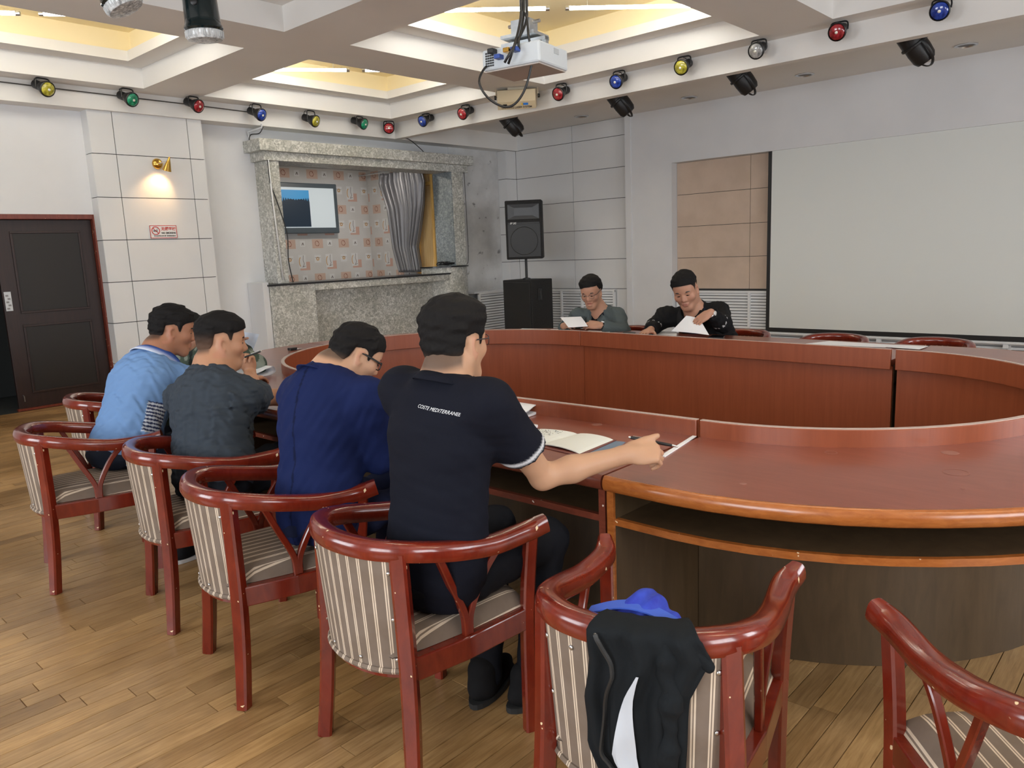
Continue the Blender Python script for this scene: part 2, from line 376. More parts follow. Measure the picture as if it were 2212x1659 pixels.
b = MB(); b.tube([(LX0+.05, LY-.004, .16), (LX0+.05, LY-.03, .15), (LX0+.05, LY-.03, .10), (LX0+.05, LY-.006, .09)], .006, 6); b.build('floor_bolt', METAL, leaf)
l2 = MB().box(DX0+.0, DX0+.04, YW+.14, YW+1.0, .02, DZ-.05).build('door_leaf', DOORW, dr)

# ---- screen wall (x = XW)
mb = MB(); mb.box(XW, XW+.2, 6.47, YW+.1, 0, ZS+.05); mb.box(XW+.06, XW+.2, YR, 6.47, 0, ZS+.05)
wf = struct(mb.build('wall_front', DARKGAP))
FZ = [.777, 1.225, 1.67, 2.115, 2.557, 3.003]
boards(wf, (XW, 0, 0), (0, 1, 0), (-1, 0, 0), [6.47, 7.50, 8.665], FZ+[ZS])
boards(wf, (XW, 0, 0), (0, 1, 0), (-1, 0, 0), [6.47, 6.72, 8.665], [0, .777])
cc = MB().box(9.519, XW, 8.677, YW+.05, 0, ZS).build('corner_column', DARKGAP, wf)
boards(cc, (9.519, 0, 0), (0, 1, 0), (-1, 0, 0), [8.665, YW-.02], [0]+FZ)
boards(cc, (0, 8.677, 0), (1, 0, 0), (0, -1, 0), [9.507, XW-.012], [0]+FZ)
fr = MB(); fr.box(9.66, XW+.1, 5.71, 6.47, 0, ZS); fr.box(9.66, XW+.1, YR, 5.71, 2.515, ZS)
pf = fr.build('stage_surround', WALL, wf)
MB().box(9.645, 9.66, 6.37, 6.47, 0, ZS).build('surround_trim', WALL, wf, bevel=.003)
boards(wf, (XW+.06, 0, 0), (0, 1, 0), (-1, 0, 0), [3.0, 4.62, 5.71], [.778, 1.21, 1.643, 2.081, 2.515], TAN, .02, .003, 'acoustic_panel')
MB().box(XW+.045, XW+.06, YR, 3.0, .778, 2.515).build('acoustic_backing', TAN, wf)

def grille(name, label, origin, u, nrm, bays, z0, z1, group=None):
    """white louvred radiator cover"""
    o = np.array(origin, float); u = np.array(u, float); nrm = np.array(nrm, float)
    g = thing(name, label, 'radiator grille', o+u*bays[0], group)
    fm = MB(); Z = np.array([0, 0, 1.]); w = .03
    for e in bays: fm.obox(o+u*e+Z*(z0+z1)/2, u, nrm, Z, w/2, .018, (z1-z0)/2)
    for zz in (z0, z1): fm.obox(o+u*(bays[0]+bays[-1])/2+Z*zz, u, nrm, Z, (bays[-1]-bays[0])/2+w/2, .0175, w/2)
    fm.build('frame', WHITEP, g)
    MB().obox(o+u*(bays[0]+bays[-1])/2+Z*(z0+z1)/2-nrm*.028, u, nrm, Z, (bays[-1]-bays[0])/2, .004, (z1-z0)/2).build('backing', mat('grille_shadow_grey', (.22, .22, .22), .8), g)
    n = 17; sl = None
    for a, b in zip(bays[:-1], bays[1:]):
        for i in range(n):
            zz = z0+w/2+(z1-z0-w)*(i+.5)/n
            az = norm(Z*.92+nrm*-.42); MB().obox(o+u*(a+b)/2+Z*zz-nrm*.004, u, np.cross(az, u), az, (b-a)/2-w/2, .0022, (z1-z0)/n*.36).build('slat', WHITEP, g)
    return g
grille('radiator_grille', 'white louvred radiator cover on the stained wall left of the loudspeaker', (0, 8.62, 0), (1, 0, 0), (0, -1, 0), [8.70, 9.47], .03, .76)
grille('radiator_grille', 'white louvred radiator cover between the black subwoofer and the man in the grey jacket', (9.71, 0, 0), (0, 1, 0), (-1, 0, 0), [6.74, 7.35, 7.76, 8.5], .03, .75)
grille('radiator_grille', 'white louvred radiator cover under the tan panels beside the projection screen', (9.765, 0, 0), (0, 1, 0), (-1, 0, 0), [-1.4, -.65, .1, .85, 1.6, 2.35, 3.1, 3.85, 4.60, 5.68], .03, .74)
MB().box(8.62, 9.51, 8.64, YW-.02, .76, .79).build('trim_1', WALL, None)['kind'] = 'structure'

# ---- walls behind the camera and to the right, with windows
def window_wall(name, axis, pos, lo, hi, cents, outward):
    mb = MB(); e = sorted(cents); segs = []; z0, z1 = .9, 2.6; hw = 1.2
    def bx(a, b, c, d):
        p, q = sorted((pos, pos+outward*.14))
        if axis == 'x': mb.box(p, q, a, b, c, d)
        else: mb.box(a, b, p, q, c, d)
    cur = lo
    for c in e: bx(cur, c-hw, 0, 3.3); bx(c-hw, c+hw, 0, z0); bx(c-hw, c+hw, z1, 3.3); cur = c+hw
    bx(cur, hi, 0, 3.3); struct(mb.build(name, WALL))
    return e
window_wall('wall_back', 'x', XB, YR, YW, [.2, 4.4], -1); window_wall('wall_right', 'y', YR, XB, XW, [1.0, 5.4], -1)
def window(name, axis, pos, c):
    mb = MB()
    def bx(a, b, z0, z1):
        if axis == 'x': mb.box(pos-.05, pos, a, b, z0, z1)
        else: mb.box(a, b, pos-.05, pos, z0, z1)
    for a in (-1.2, -.62, -.03, .57, 1.14): bx(c+a, c+a+.06, .9, 2.6)
    for z in (.9, 2.0, 2.54): bx(c-1.2, c+1.2, z, z+.06)
    struct(mb.build(name, WHITEP))
window('window_1', 'x', XB, .2); window('window_2', 'x', XB, 4.4); window('window_3', 'y', YR, 1.0); window('window_4', 'y', YR, 5.4)

# ---- ceiling: coffers, drop beams, soffit
CXS = [(-2.18, .43), (1.07, 3.68), (4.32, 6.93)]; CYS = [(-3.15, -.55), (.09, 2.56), (3.20, 5.70), (6.33, 8.37)]
xs = [XB]+[v for c in CXS for v in c]+[7.20]; ys = [YR]+[v for c in CYS for v in c]+[8.63]
mb = MB(); cof = []
for i in range(len(xs)-1):
    for j in range(len(ys)-1):
        a, b, c, d = xs[i], xs[i+1], ys[j], ys[j+1]
        if i % 2 == 1 and j % 2 == 1: cof.append((a, b, c, d)); continue
        mb.add([(a,c,ZC),(a,d,ZC),(b,d,ZC),(b,c,ZC)],[(0,1,2,3)])
ce = struct(mb.build('ceiling', CEIL))
Z2, Z3, Z4 = 3.41, 3.505, 3.70
def ring(mb, r0, r1, z0, z1):
    """quad strip between two rectangles"""
    (a, b, c, d), (e, f, g, h) = r0, r1
    P = [(a, c, z0), (b, c, z0), (b, d, z0), (a, d, z0), (e, g, z1), (f, g, z1), (f, h, z1), (e, h, z1)]
    mb.add(P, [(k, (k+1) % 4, 4+(k+1) % 4, 4+k) for k in range(4)])
def inset(r, t): return (r[0]+t, r[1]-t, r[2]+t, r[3]-t)
for r in cof:
    lit = r[0] > .5 and not (r[0] > 4 and r[2] < 1) and not (r[0] < 4 and 3 < r[2] < 4)
    mb = MB(); i1 = inset(r, .22); i2 = inset(r, .15)
    ring(mb, r, r, ZC, Z2); ring(mb, r, i1, Z2, Z2); ring(mb, i1, i1, Z2, Z3); ring(mb, i1, i2, Z3, Z3+.002)
    mb.cur = 1; ring(mb, i2, i2, Z3, Z4); ring(mb, i2, inset(r, .9), Z4, Z4); q = inset(r, .9); mb.add([(q[0], q[2], Z4), (q[1], q[2], Z4), (q[1], q[3], Z4), (q[0], q[3], Z4)], [(0, 1, 2, 3)])
    o = mb.build('coffer', [CEIL, DOME if lit else CEIL], ce)
    if lit:
        which = {(True, True): 'coffer above the striped curtain corner', }.get((r[0] > 4, r[2] > 6))
        names = {(1, 3): 'above the wall lamp and the door', (2, 3): 'above the granite bar lintel', (2, 2): 'behind the ceiling projector', (1, 1): 'above the projector pole'}
        key = (CXS.index((r[0], r[1])), CYS.index((r[2], r[3])))
        c = np.array([(r[0]+r[1])/2, (r[2]+r[3])/2, 3.475]); e = np.array([r[1]-r[0]-.62, -(r[3]-r[2]-.62), 0])/2; d = norm(e)
        for s in (-1, 1):
            a, b = c+d*.07*s, c+e*s
            t = thing('fluorescent_tube', 'white fluorescent tube in the coffer %s, %s half' % (names.get(key, 'out of view'), 'right' if s > 0 else 'left'), 'light tube', a, 'fluorescent tubes in the lit coffers')
            MB().tube([a+d*s*.03, b-d*s*.03], .016, 10).build('glass_tube', mat('tube_glow', (1, 1, 1), .5, emit=(1.0, .97, .90), estr=45), t, smooth=True)
            MB().tube([a, a+d*s*.035], .02, 10).build('end_cap', METAL, t); MB().tube([b-d*s*.035, b], .02, 10).build('end_cap', METAL, t)
            for q in (.15, .85):
                pz = lerp(a, b, q); MB().tube([pz, pz+np.array([0, 0, Z4-3.475])], .004, 6).build('hanger', METAL, t)
MB().box(XB, XW+.2, YR, YW+.14, 3.80, 3.85).build('sky_block_slab', CEIL, ce)  # added unseen slab over the coffers to block the sky
mb = MB(); mb.box(XB, XW, 8.62, YW, ZB, 3.8); mb.box(7.19, 7.30, YR, 8.62, ZB, 3.8)
bm_ = struct(mb.build('trim_2', CEIL))
struct(MB().box(7.30, XW+.2, YR, 8.62, ZS, ZS+.06).build('ceiling_soffit', CEIL))

# ================================================================== bar with its opening
bar = thing('bar_counter', 'grey granite-patterned bar counter with a rounded drum end and thin black top', 'bar counter', (6.6, 8.6, 0))
MB().box(4.985, 5.62, 8.50, YW-.002, 0, 1.10).build('pier_block', GRAN, bar, bevel=.004)
MB().box(5.62, 7.80, 8.66, YW-.002, 0, 1.10).build('front_panel', GRAN, bar)
def front(n=24, off=0.0): return [(5.62+(8.05-5.62)*t, 8.485-.05*math.sin(math.pi*t)-off, 0) for t in np.linspace(0, 1, n)]
P = front(); MB().prism([(x, y, 1.015) for x, y, _ in P]+[(8.05, 8.70, 1.015), (5.62, 8.70, 1.015)], (0, 0, .085)).build('apron', GRAN, bar)
P = front(off=.012); MB().prism([(4.96, 8.475, 1.10), (5.62, 8.475, 1.10)]+[(x, y, 1.10) for x, y, _ in P]+[(8.05, YW+.12, 1.10), (4.96, YW+.12, 1.10)], (0, 0, .022)).build('counter_top', BLACKTOP, bar)
dc = (8.12, 8.84, 0)
MB().prism([(dc[0]+.40*math.cos(t), dc[1]+.40*math.sin(t), 0) for t in np.linspace(math.pi, 2*math.pi, 30)], (0, 0, 1.20)).build('drum_end', GRAN, bar, smooth=True, sharp=50)
MB().prism([(dc[0]+.425*math.cos(t), dc[1]+.425*math.sin(t), 1.20) for t in np.linspace(math.pi, 2*math.pi, 30)], (0, 0, .02)).build('drum_top', BLACKTOP, bar)
MB().box(4.90, 4.98, 8.52, YW-.002, 0, 1.15).build('white_edging', WALL, bar, bevel=.004)
sr = thing('bar_surround', 'grey granite-patterned lintel and posts framing the bar opening', 'bar surround', (6.7, 8.6, 1.12))
MB().box(5.02, 8.59, 8.50, 8.95, 2.705, 2.842).build('lintel', GRAN, sr, bevel=.004)
MB().box(5.10, 8.52, 8.56, 8.95, 2.60, 2.705).build('lintel_step', GRAN, sr, bevel=.004)
MB().box(5.15, 5.305, 8.58, 8.97, 1.124, 2.60).build('post', GRAN, sr, bevel=.004)
MB().box(8.18, 8.41, 8.56, 8.87, 1.222, 2.60).build('post', GRAN, sr, bevel=.004)
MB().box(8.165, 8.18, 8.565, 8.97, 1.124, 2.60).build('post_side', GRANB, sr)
# room behind the bar
YI = 10.6
mb = MB(); mb.box(4.9, 8.4, YI, YI+.1, 0, 2.9); mb.box(4.8, 4.9, T, YI+.1, 0, 2.9); mb.box(8.17, 8.27, 9.42, YI, 0, 2.9); mb.box(8.40, 8.5, T, 9.42, 0, 2.9)
WP = noisy('grey_white_wallpaper', (.60, .59, .575), (.66, .65, .64), 2, .8)
wbar = struct(mb.build('wall_bar', WP))
struct(MB().box(4.8, 8.5, T-.06, YI+.1, 2.80, 2.86).build('ceiling_bar', mat('glossy_bar_ceiling', (.35, .37, .38), .12, .3)))
struct(MB().box(4.8, 8.5, T, YI+.1, -.06, 0).build('floor_bar', mat('bar_floor', (.2, .2, .2), .6)))
pr = MB(); PM = [mat('wallpaper_white', (.72, .72, .72), .8), mat('wallpaper_salmon', (.62, .40, .33), .8), mat('wallpaper_pink', (.62, .45, .37), .8), mat('wallpaper_orange', (.62, .36, .14), .8), mat('wallpaper_ink', (.20, .18, .17), .8), mat('wallpaper_scribble', (.30, .12, .08), .8)]
def wallpaper(P0, u, nrm, umin, umax, zmin, zmax):
    P0, u, nrm = map(lambda q: np.array(q, float), (P0, u, nrm)); rnd = random.Random(3)
    def q(a, b, c, d, m, lift):
        a, b = max(a, umin), min(b, umax); c, d = max(c, zmin), min(d, zmax)
        if b-a < .004 or d-c < .004: return
        pr.cur = m; A = [P0+u*s+nrm*(.001+.0006*lift)+np.array([0, 0, t]) for s, t in ((a, c), (b, c), (b, d), (a, d))]; pr.add(A, [(0, 1, 2, 3)])
    def stroke(pts, w, m, lift):
        for (a, b), (c, d) in zip(pts[:-1], pts[1:]):
            if not (umin < a < umax and umin < c < umax and zmin < b < zmax and zmin < d < zmax): continue
            t = np.array([c-a, d-b]); t = t/(np.hypot(*t)+1e-9); nn = np.array([-t[1], t[0]])*w/2; pr.cur = m
            pr.add([P0+u*(s+nn[0]*k)+nrm*(.001+.0006*lift)+np.array([0, 0, z+nn[1]*k]) for s, z, k in ((a, b, -1), (c, d, -1), (c, d, 1), (a, b, 1))], [(0, 1, 2, 3)])
    i = 0; s = umin-.4
    while s < umax:
        z = zmin-.5
        while z < zmax:
            q(s, s+.20, z, z+.14, 2, 0); stroke([(s+.09+.035*math.cos(t), z+.075+.04*math.sin(t)) for t in np.linspace(.5, 5.5, 9)], .008, 5, 1); stroke([(s+.10, z+.11), (s+.13, z+.07), (s+.11, z+.03)], .008, 5, 1)
            q(s+.25, s+.43, z+.20, z+.33, 1, 0); q(s+.23, s+.36, z+.23, z+.44, 0, 1)
            stroke([(s+.27+.03*math.cos(t), z+.33+.07*math.sin(t)) for t in np.linspace(1.6, 4.4, 7)], .014, 3, 2); stroke([(s+.32, z+.43), (s+.31, z+.36), (s+.325, z+.30), (s+.30, z+.25)], .009, 4, 2); stroke([(s+.29, z+.25), (s+.345, z+.265)], .008, 4, 2)
            q(s+.02, s+.14, z+.31, z+.43, 0, 1); stroke([(s+.08+.022*math.cos(t), z+.37+.022*math.sin(t)) for t in np.linspace(0, 6.3, 9)], .016, 3, 2); stroke([(s+.03, z+.39), (s+.13, z+.385)], .005, 4, 2)
            q(s+.28, s+.37, z+.03, z+.12, 0, 1); stroke([(s+.31, z+.05), (s+.33, z+.09), (s+.345, z+.05)], .013, 4, 2)
            z += .535
        s += .50; i += 1
wallpaper((0, YI, 0), (1, 0, 0), (0, -1, 0), 4.92, 8.16, 1.0, 2.79)
wallpaper((8.17, 0, 0), (0, -1, 0), (-1, 0, 0), -10.58, -9.44, 1.0, 2.79)
pr.build('wallpaper_print', PM, wbar)
dg_ = thing('door_bar', 'golden wooden door standing in the side of the bar room', 'door', (8.2, 9.2, 0)); dg_['kind'] = 'structure'
MB().box(8.20, 8.24, 9.02, 9.40, 0, 2.70).build('door_leaf', PINE, dg_)
fr = MB(); fr.box(8.15, 8.26, 9.38, 9.42, 0, 2.78); fr.box(8.15, 8.26, 8.985, 9.02, 0, 2.78); fr.box(8.15, 8.26, 9.02, 9.38, 2.45, 2.50); fr.build('door_frame', noisy('warm_lit_frame', (.62, .36, .10), (.70, .44, .15), 5, .45), dg_)  # warm light painted into the frame wood too
# added unseen light that brightens the bar room
t = thing('added_bar_light', 'small round ceiling lamp inside the bar room, hidden by the lintel', 'ceiling light', (7.1, 9.45, 2.80))
MB().lathe([(.13, 0), (.13, -.03), (.10, -.045)], (7.1, 9.45, 2.80), n=20).build('diffuser', mat('added_bar_glow', (1, 1, 1), .5, emit=(1, .90, .78), estr=85), t)
MB().lathe([(.15, 0), (.15, -.02), (.13, -.02)], (7.1, 9.45, 2.80), n=20, cap=False).build('rim', METAL, t)
# curtain
rows, cols = 34, 90; G = np.zeros((rows, cols, 3))
for i in range(rows):
    v = i/(rows-1); z = 2.70-1.56*v
    yl = at(np.interp(v, [0, .1, .35, .75, 1], [827, 822, 838, 846, 856]), 480, x=8.0)[1]; yr = at(np.interp(v, [0, .12, .35, .6, .75, 1], [919, 924, 918, 907, 899, 905]), 480, x=8.0)[1]
    for j in range(cols):
        u = j/(cols-1); ph = u*2*math.pi*9+1.2*math.sin(u*5)+.6*math.sin(3*v+u*4)
        a = .03+.02*math.sin(v*2+u*7); G[i, j] = (8.0+a*math.sin(ph)+.012*math.sin(2.3*ph+1), yl+(yr-yl)*(u+.012*math.sin(ph*1.0+2)), z-.02*math.sin(u*9)*(1-v))
SILV = mat('silver_grey_curtain_cloth', (.20, .20, .215), .40, .35)
cu = thing('curtain', 'bunched silver grey curtain hanging at the right of the bar opening', 'curtain', (8.0, 9.65, 1.12))
MB().grid(G, (.004, 0, 0)).build('cloth', SILV, cu, smooth=True, sharp=False)
mb = MB(); mb.tube([(8.0, 8.99, 2.715), (8.0, 10.58, 2.715)], .009, 8); mb.build('rod', METAL, cu)
# television
tv = thing('television', 'grey framed flat television showing a dark forest picture behind the bar', 'television', (6.9, YI, 1.8))
tx0, tx1, tz0, tz1 = 6.34, 7.49, 1.80, 2.56
m = MB(); m.box(tx0, tx1, 10.50, YI-.002, tz0, tz1); m.build('housing', mat('blue_grey_tv_frame', (.09, .115, .135), .4), tv, bevel=.012)
MB().box(tx0+.065, tx1-.07, 10.494, 10.502, tz0+.085, tz1-.07).build('screen', mat('tv_grey_glow', (.3, .33, .34), .3, emit=(.62, .68, .70), estr=.62), tv)
pa, pb, pc, pd = 6.47, 6.96, 1.90, 2.45
pic = MB(); pic.box(pa, pb, 10.488, 10.493, pc, pd); pic = pic.build('picture', mat('picture_sky', (.05, .2, .35), .4, emit=(.03, .20, .42), estr=.8), tv)
pts = [(pa, 10.486, pc), (pb, 10.486, pc)]; zz = pc+.37
for k in range(26): pts.append((pb-(pb-pa)*k/25, 10.486, zz+(.02 if k % 2 else 0)+.05*abs(math.sin(k*1.7))))
MB().prism(pts, (0, .002, 0)).build('forest_silhouette', mat('picture_forest', (.01, .02, .03), .4, emit=(.008, .016, .03), estr=.8), pic)

# ---- cables on the wall
def cable(pts, r, m, label, name='cable', n=8, sm=True, cat='cable'):
    P = smoothpath(pts, n) if sm else [np.array(p, float) for p in pts]
    return solo(MB().tube(P, r, 6), name, m, label, cat, P[-1], smooth=True, sharp=False)
cable([at(565, 268, y=8.60), at(566, 275, y=8.60), at(536, 284, y=8.83), at(541, 310, y=8.85), at(560, 342, y=8.85), at(579, 345, y=8.56), at(590, 440, y=8.56), at(612, 605, y=8.56)], .011, WHITEP, 'white cable conduit zigzagging down beside the bar lintel and post', 'cable_conduit', sm=False)
cable([at(568, 275, y=8.59), at(560, 288, y=8.80), at(541, 292, y=8.83), at(540, 312, y=8.83), at(556, 338, y=8.83)], .006, BLACKP, 'short black cable looping beside the white conduit above the lintel')
cable([at(578, 345, y=8.56), at(584, 395, y=8.56), at(600, 440, y=8.55), at(620, 505, y=8.55), at(623, 560, y=8.55), at(631, 600, y=8.55), (5.34, 8.55, 1.13)], .007, BLACKP, 'black cable running down the left granite post to the counter')
coil = []
for k in range(90):
    a = k*.55; r = .10+.05*math.sin(k*.37); coil.append((8.10+1.5*r*math.cos(a), 8.66+.55*r*math.sin(a), 1.235+.05*abs(math.sin(k*.71))*abs(math.sin(k*.13))))
coil += [(8.40, 8.60, 1.24), (8.425, 8.545, 1.30), (8.43, 8.54, 1.8), (8.425, 8.54, 2.3), (8.42, 8.54, 2.60)]
cable(coil, .005, BLACKP, 'tangled thin black wires coiled on the drum end of the bar', n=4)
cable([(XB+.5, 8.60, 3.17), (2.0, 8.60, 3.165), (2.8, 8.60, 3.16), (3.6, 8.60, 3.155), (4.3, 8.60, 3.15), (5.05, 8.60, 3.14)], .006, mat('dusty_black_cable', (.06, .055, .05), .7), 'black power cable running along the ceiling edge past the left coloured spotlights', n=4)
cable([at(870, 298, y=8.60), at(885, 302, y=8.61), at(907, 320, y=8.70), at(915, 328, y=8.75)], .006, BLACKP, 'thin black wire slanting from the beam corner to the lintel')

# ================================================================== coloured spotlights
def spot(c, d, color, label, zc=ZC, R=.069):
    c = np.array(c, float)-np.array([0, 0, .012]); d = norm(d); t = thing('spotlight', label, 'spotlight', (c[0], c[1], zc), 'coloured spotlights around the ceiling edge')
    side = norm(np.cross(d, (0, 0, 1))); up = np.cross(side, d)
    MB().lathe([(R*.98, -.004), (R, -.02), (R*.80, -.075), (R*.52, -.115), (.042, -.13), (.042, -.20), (.034, -.205)], c, d, 22).build('housing', BLACKP, t, smooth=True)
    MB().lathe([(R*1.06, -.02), (R*1.08, .0), (R*.97, .006), (R*.95, -.006)], c, d, 24, cap=False).build('rim', BLACKP, t, smooth=True)
    le = MB().lathe([(R*.96, -.002), (R*.86, .010), (R*.55, .018), (R*.2, .021), (.004, .0215)], c, d, 24).build('lens', color, t, smooth=True, sharp=False)
    MB().lathe([(.013, .018), (.012, .026), (.004, .029)], c, d, 12).build('bulb_cap', mat('lens_centre', (.85, .85, .75), .2, .3), t, smooth=True)
    pv = c-d*.075; top = zc-.002
    P = [pv+side*.072, pv+side*.078+np.array([0, 0, .03])]
    P = smoothpath([pv+side*.068, np.append((pv+side*.066)[:2], top-.035), np.append((pv+side*.05)[:2], top-.006), np.append((pv-side*.05)[:2], top-.006), np.append((pv-side*.07)[:2], top-.035), pv-side*.068], 6)
    MB().tube(P, .007, 6).build('bracket', BLACKP, t, smooth=True)
    MB().tube(smoothpath([pv-d*.11, pv-d*.10+np.array([0, 0, .05])+side*.02, np.append((pv-d*.06+side*.03)[:2], top)], 5), .004, 5).build('wire', BLACKP, t)
    return t
def V_(a): return np.array(a, float)
def lensmat(n, c):
    m = mat('lens_'+n, c, .10, coat=.6); nn, l, b = nt(m)
    f = noise(nn, l, coords(nn, l), 26, 2); r = ramp(nn, [(.35, tuple(x*.55 for x in c)), (.65, tuple(min(1, x*1.5+.02) for x in c))]); l.new(f, r.inputs[0]); l.new(r.outputs[0], b.inputs['Base Color']); return m
LM = {'yellow': lensmat('yellow', (.34, .31, .03)), 'green': lensmat('green', (.0, .20, .10)), 'red': lensmat('red', (.30, .012, .02)), 'blue': lensmat('blue', (.006, .04, .30)), 'clear': lensmat('clear', (.32, .32, .32))}
LEFT = [((103, 190), 'yellow', 'yellow spotlight at the far left, above the door'), ((286, 213), 'green', 'green spotlight above the white pilaster'), ((429, 227), 'red', 'red spotlight above the right edge of the white pilaster'),
        ((565, 246), 'blue', 'blue spotlight above the white cable conduit'), ((682, 260), 'yellow', 'yellow spotlight above the granite lintel'), ((787, 266), 'green', 'green spotlight just left of the ceiling corner')]
for p, c, lab in LEFT: spot(at(*p, y=8.38), V_((.22, -.92, -.36)), LM[c], lab)
spot(at(840, 275, y=8.45), -at(840, 275, y=8.45)+np.array([0, 0, 1.9]), LM['red'], 'red spotlight in the ceiling corner facing straight out')
RIGHT = [((912, 260), 'blue', 'blue spotlight next to the corner, right of the corner red one'), ((998, 244), 'red', 'red spotlight left of the beige laser box'), ((1205, 201), 'red', 'red spotlight right of the beige laser box'),
         ((1330, 174), 'blue', 'blue spotlight above the second black stage lamp'), ((1471, 143), 'yellow', 'yellow spotlight on the right beam'), ((1633, 107), 'clear', 'clear glass spotlight on the right beam'), ((1808, 66), 'red', 'red spotlight at the right, under the unlit coffer corner'), ((2030, 20), 'blue', 'blue spotlight at the top right edge of the picture')]
for p, c, lab in RIGHT: spot(at(*p, x=6.98), V_((-.95, -.10, -.36)), LM[c], lab)
# black stage lamps behind the beam
for (p, lab) in (((1110, 272), 'black stage lamp nearest the corner, hanging behind the beam'), ((1345, 226), 'black stage lamp hanging right of the laser box'), ((1608, 176), 'black stage lamp hanging below the clear spotlight'), ((1985, 108), 'large black stage lamp at the right, hanging below the beam')):
    c = at(*p, x=7.62); t = thing('stage_lamp', lab, 'stage lamp', (c[0], c[1], ZS), 'black stage lamps behind the beam'); d = norm((.42, -.45, -.80)); s = norm(np.cross(d, (0, 0, 1)))
    MB().lathe([(.085, -.19), (.105, -.17), (.105, -.06), (.098, -.055), (.10, .0), (.094, .08), (.075, .115), (.05, .12)], c, d, 22).build('can', BLACKP, t, smooth=True)
    MB().lathe([(.112, -.075), (.118, -.07), (.118, -.055), (.112, -.05)], c, d, 22, cap=False).build('band', BLACKP, t)
    P = arc(c+d*.01, s*.135, d*.155, -.5, math.pi+.5, 22); MB().tube(P, .006, 6, ry=.013).build('yoke', BLACKP, t, smooth=True)
    MB().tube([c-d*.15, (c-d*.15)+np.array([0, 0, ZS-(c-d*.15)[2]])], .012, 8).build('hanger', BLACKP, t)
# downlights
for (p, lab) in (((1256, 251), 'recessed downlight in the soffit nearest the corner'), ((1489, 210), 'recessed downlight between the second and third stage lamps'), ((1738, 161), 'recessed downlight between the third and the large stage lamp'), ((2087, 97), 'recessed downlight right of the large stage lamp')):
    c = at(*p, z=ZS); t = thing('downlight', lab, 'downlight', c, 'recessed soffit downlights')
    MB().lathe([(.085, 0), (.105, 0), (.105, -.008), (.085, -.012), (.08, 0)], c, n=24, cap=False).build('trim_ring', METAL, t, smooth=True)
    MB().lathe([(.083, -.001), (.05, -.003), (.001, -.003)], c, n=20).build('lamp_face', mat('dark_downlight', (.10, .09, .08), .4), t)
# strobe fixtures near the camera
def strobe(c, d, label):
    c = np.array(c, float); d = norm(d); t = thing('disco_lamp', label, 'disco lamp', (c[0], c[1], ZC))
    MB().lathe([(.100, .0), (.108, .012), (.104, .03), (.100, .035), (.098, .06), (.090, .30), (.075, .36)], c, -d, 26).build('body', mat('glossy_dark_green_black', (.006, .014, .016), .12, coat=.5), t, smooth=True)
    m = MB(); 
    for k in range(40):
        a = 2*math.pi*k/40
    m.lathe([(.100, 0), (.104, -.004), (.103, -.035), (.094, -.048), (.055, -.056), (.002, -.058)], c, -d, 40); m.build('lens', noisy('ribbed_clear_lens', (.25, .26, .27), (.75, .77, .78), 60, .12, (1, 1, .05)), t, smooth=True)
    rb = MB()
    s = norm(np.cross(d, (0.3, 1, 0))); u = np.cross(d, s)
    for k in range(36):
        a = 2*math.pi*k/36; e = s*math.cos(a)+u*math.sin(a); rb.tube([c+e*.1045+d*.003, c+e*.1035+d*.036], .0025, 5)
    rb.build('lens_ribs', mat('clear_rib', (.6, .62, .63), .15), t)
    e = norm(np.cross(d, (RC[2][0], RC[2][1], 0))); fr = -norm(np.array([RC[2][0], RC[2][1], 0]))
    q = c-d*.13+fr*.095; MB().lathe([(.019, 0), (.019, .012), (.012, .016)], q, fr, 14).build('knob', BLACKP, t, smooth=True)
    MB().tube([c-d*.34, np.array([c[0]-d[0]*.34, c[1]-d[1]*.34, ZC])], .016, 8).build('hanger', BLACKP, t)
strobe(at(441, 68, z=2.73), (.06, .02, -1), 'dark disco lamp with a ribbed clear lens hanging at the top left')
strobe(at(262, 2, z=2.86), (.35, -.25, -.9), 'black disco lamp cut by the top edge, left of the ribbed one')

# ================================================================== projector
c = at(1135, 132, y=2.5); pj = thing('projector', 'light grey ceiling projector hanging on a metal pole', 'projector', (c[0], c[1], 3.2))
fx = norm((.985, .17, 0)); fy = np.array([-fx[1], fx[0], 0]); fz = norm((0.0, 0, 1))
GREY = mat('light_grey_projector', (.52, .56, .60), .4)
MB().obox(c, fx, fy, fz, .135, .155, .047).build('case', GREY, pj, bevel=.010)
MB().obox(c-fz*.048, fx, fy, fz, .125, .145, .004).build('underside', mat('projector_bottom', (.45, .40, .36), .5), pj)
m = MB(); [m.obox(c-fx*.136+fy*(.13-.006*0)+fy*(-.012*(k % 4))+fz*(.028-.011*(k//4)), fx, fy, fz, .002, .0045, .0035) for k in range(24)]; m.build('vent', BLACKP, pj)
def plug(q, m, name, lab=None): MB().obox(q, fx, fy, fz, .022, .016, .010).build(name, m, pj, bevel=.003)
plug(c-fx*.15+fy*.085+fz*.03, BLACKP, 'power_plug'); plug(c-fx*.15+fy*.05+fz*.0, mat('blue_plug', (.02, .06, .30), .4), 'video_plug'); plug(c-fx*.15-fy*.04+fz*.018, mat('blue_plug', (.02, .06, .30), .4), 'video_plug'); plug(c-fx*.15+fy*.0+fz*.02, BRASS, 'cable_plug')
MB().obox(c-fy*.156+fx*.02+fz*.022, fx, fy, fz, .022, .0015, .012).build('rating_label', mat('label_grey', (.38, .41, .44), .5), pj)
m = MB(); m.obox(c+fz*.082, fx, fy, fz, .02, .12, .008); m.obox(c+fy*.11+fz*.065, fx, fy, fz, .014, .010, .025); m.obox(c-fy*.11+fz*.065, fx, fy, fz, .014, .010, .025); m.build('mount_arm', GALV, pj)
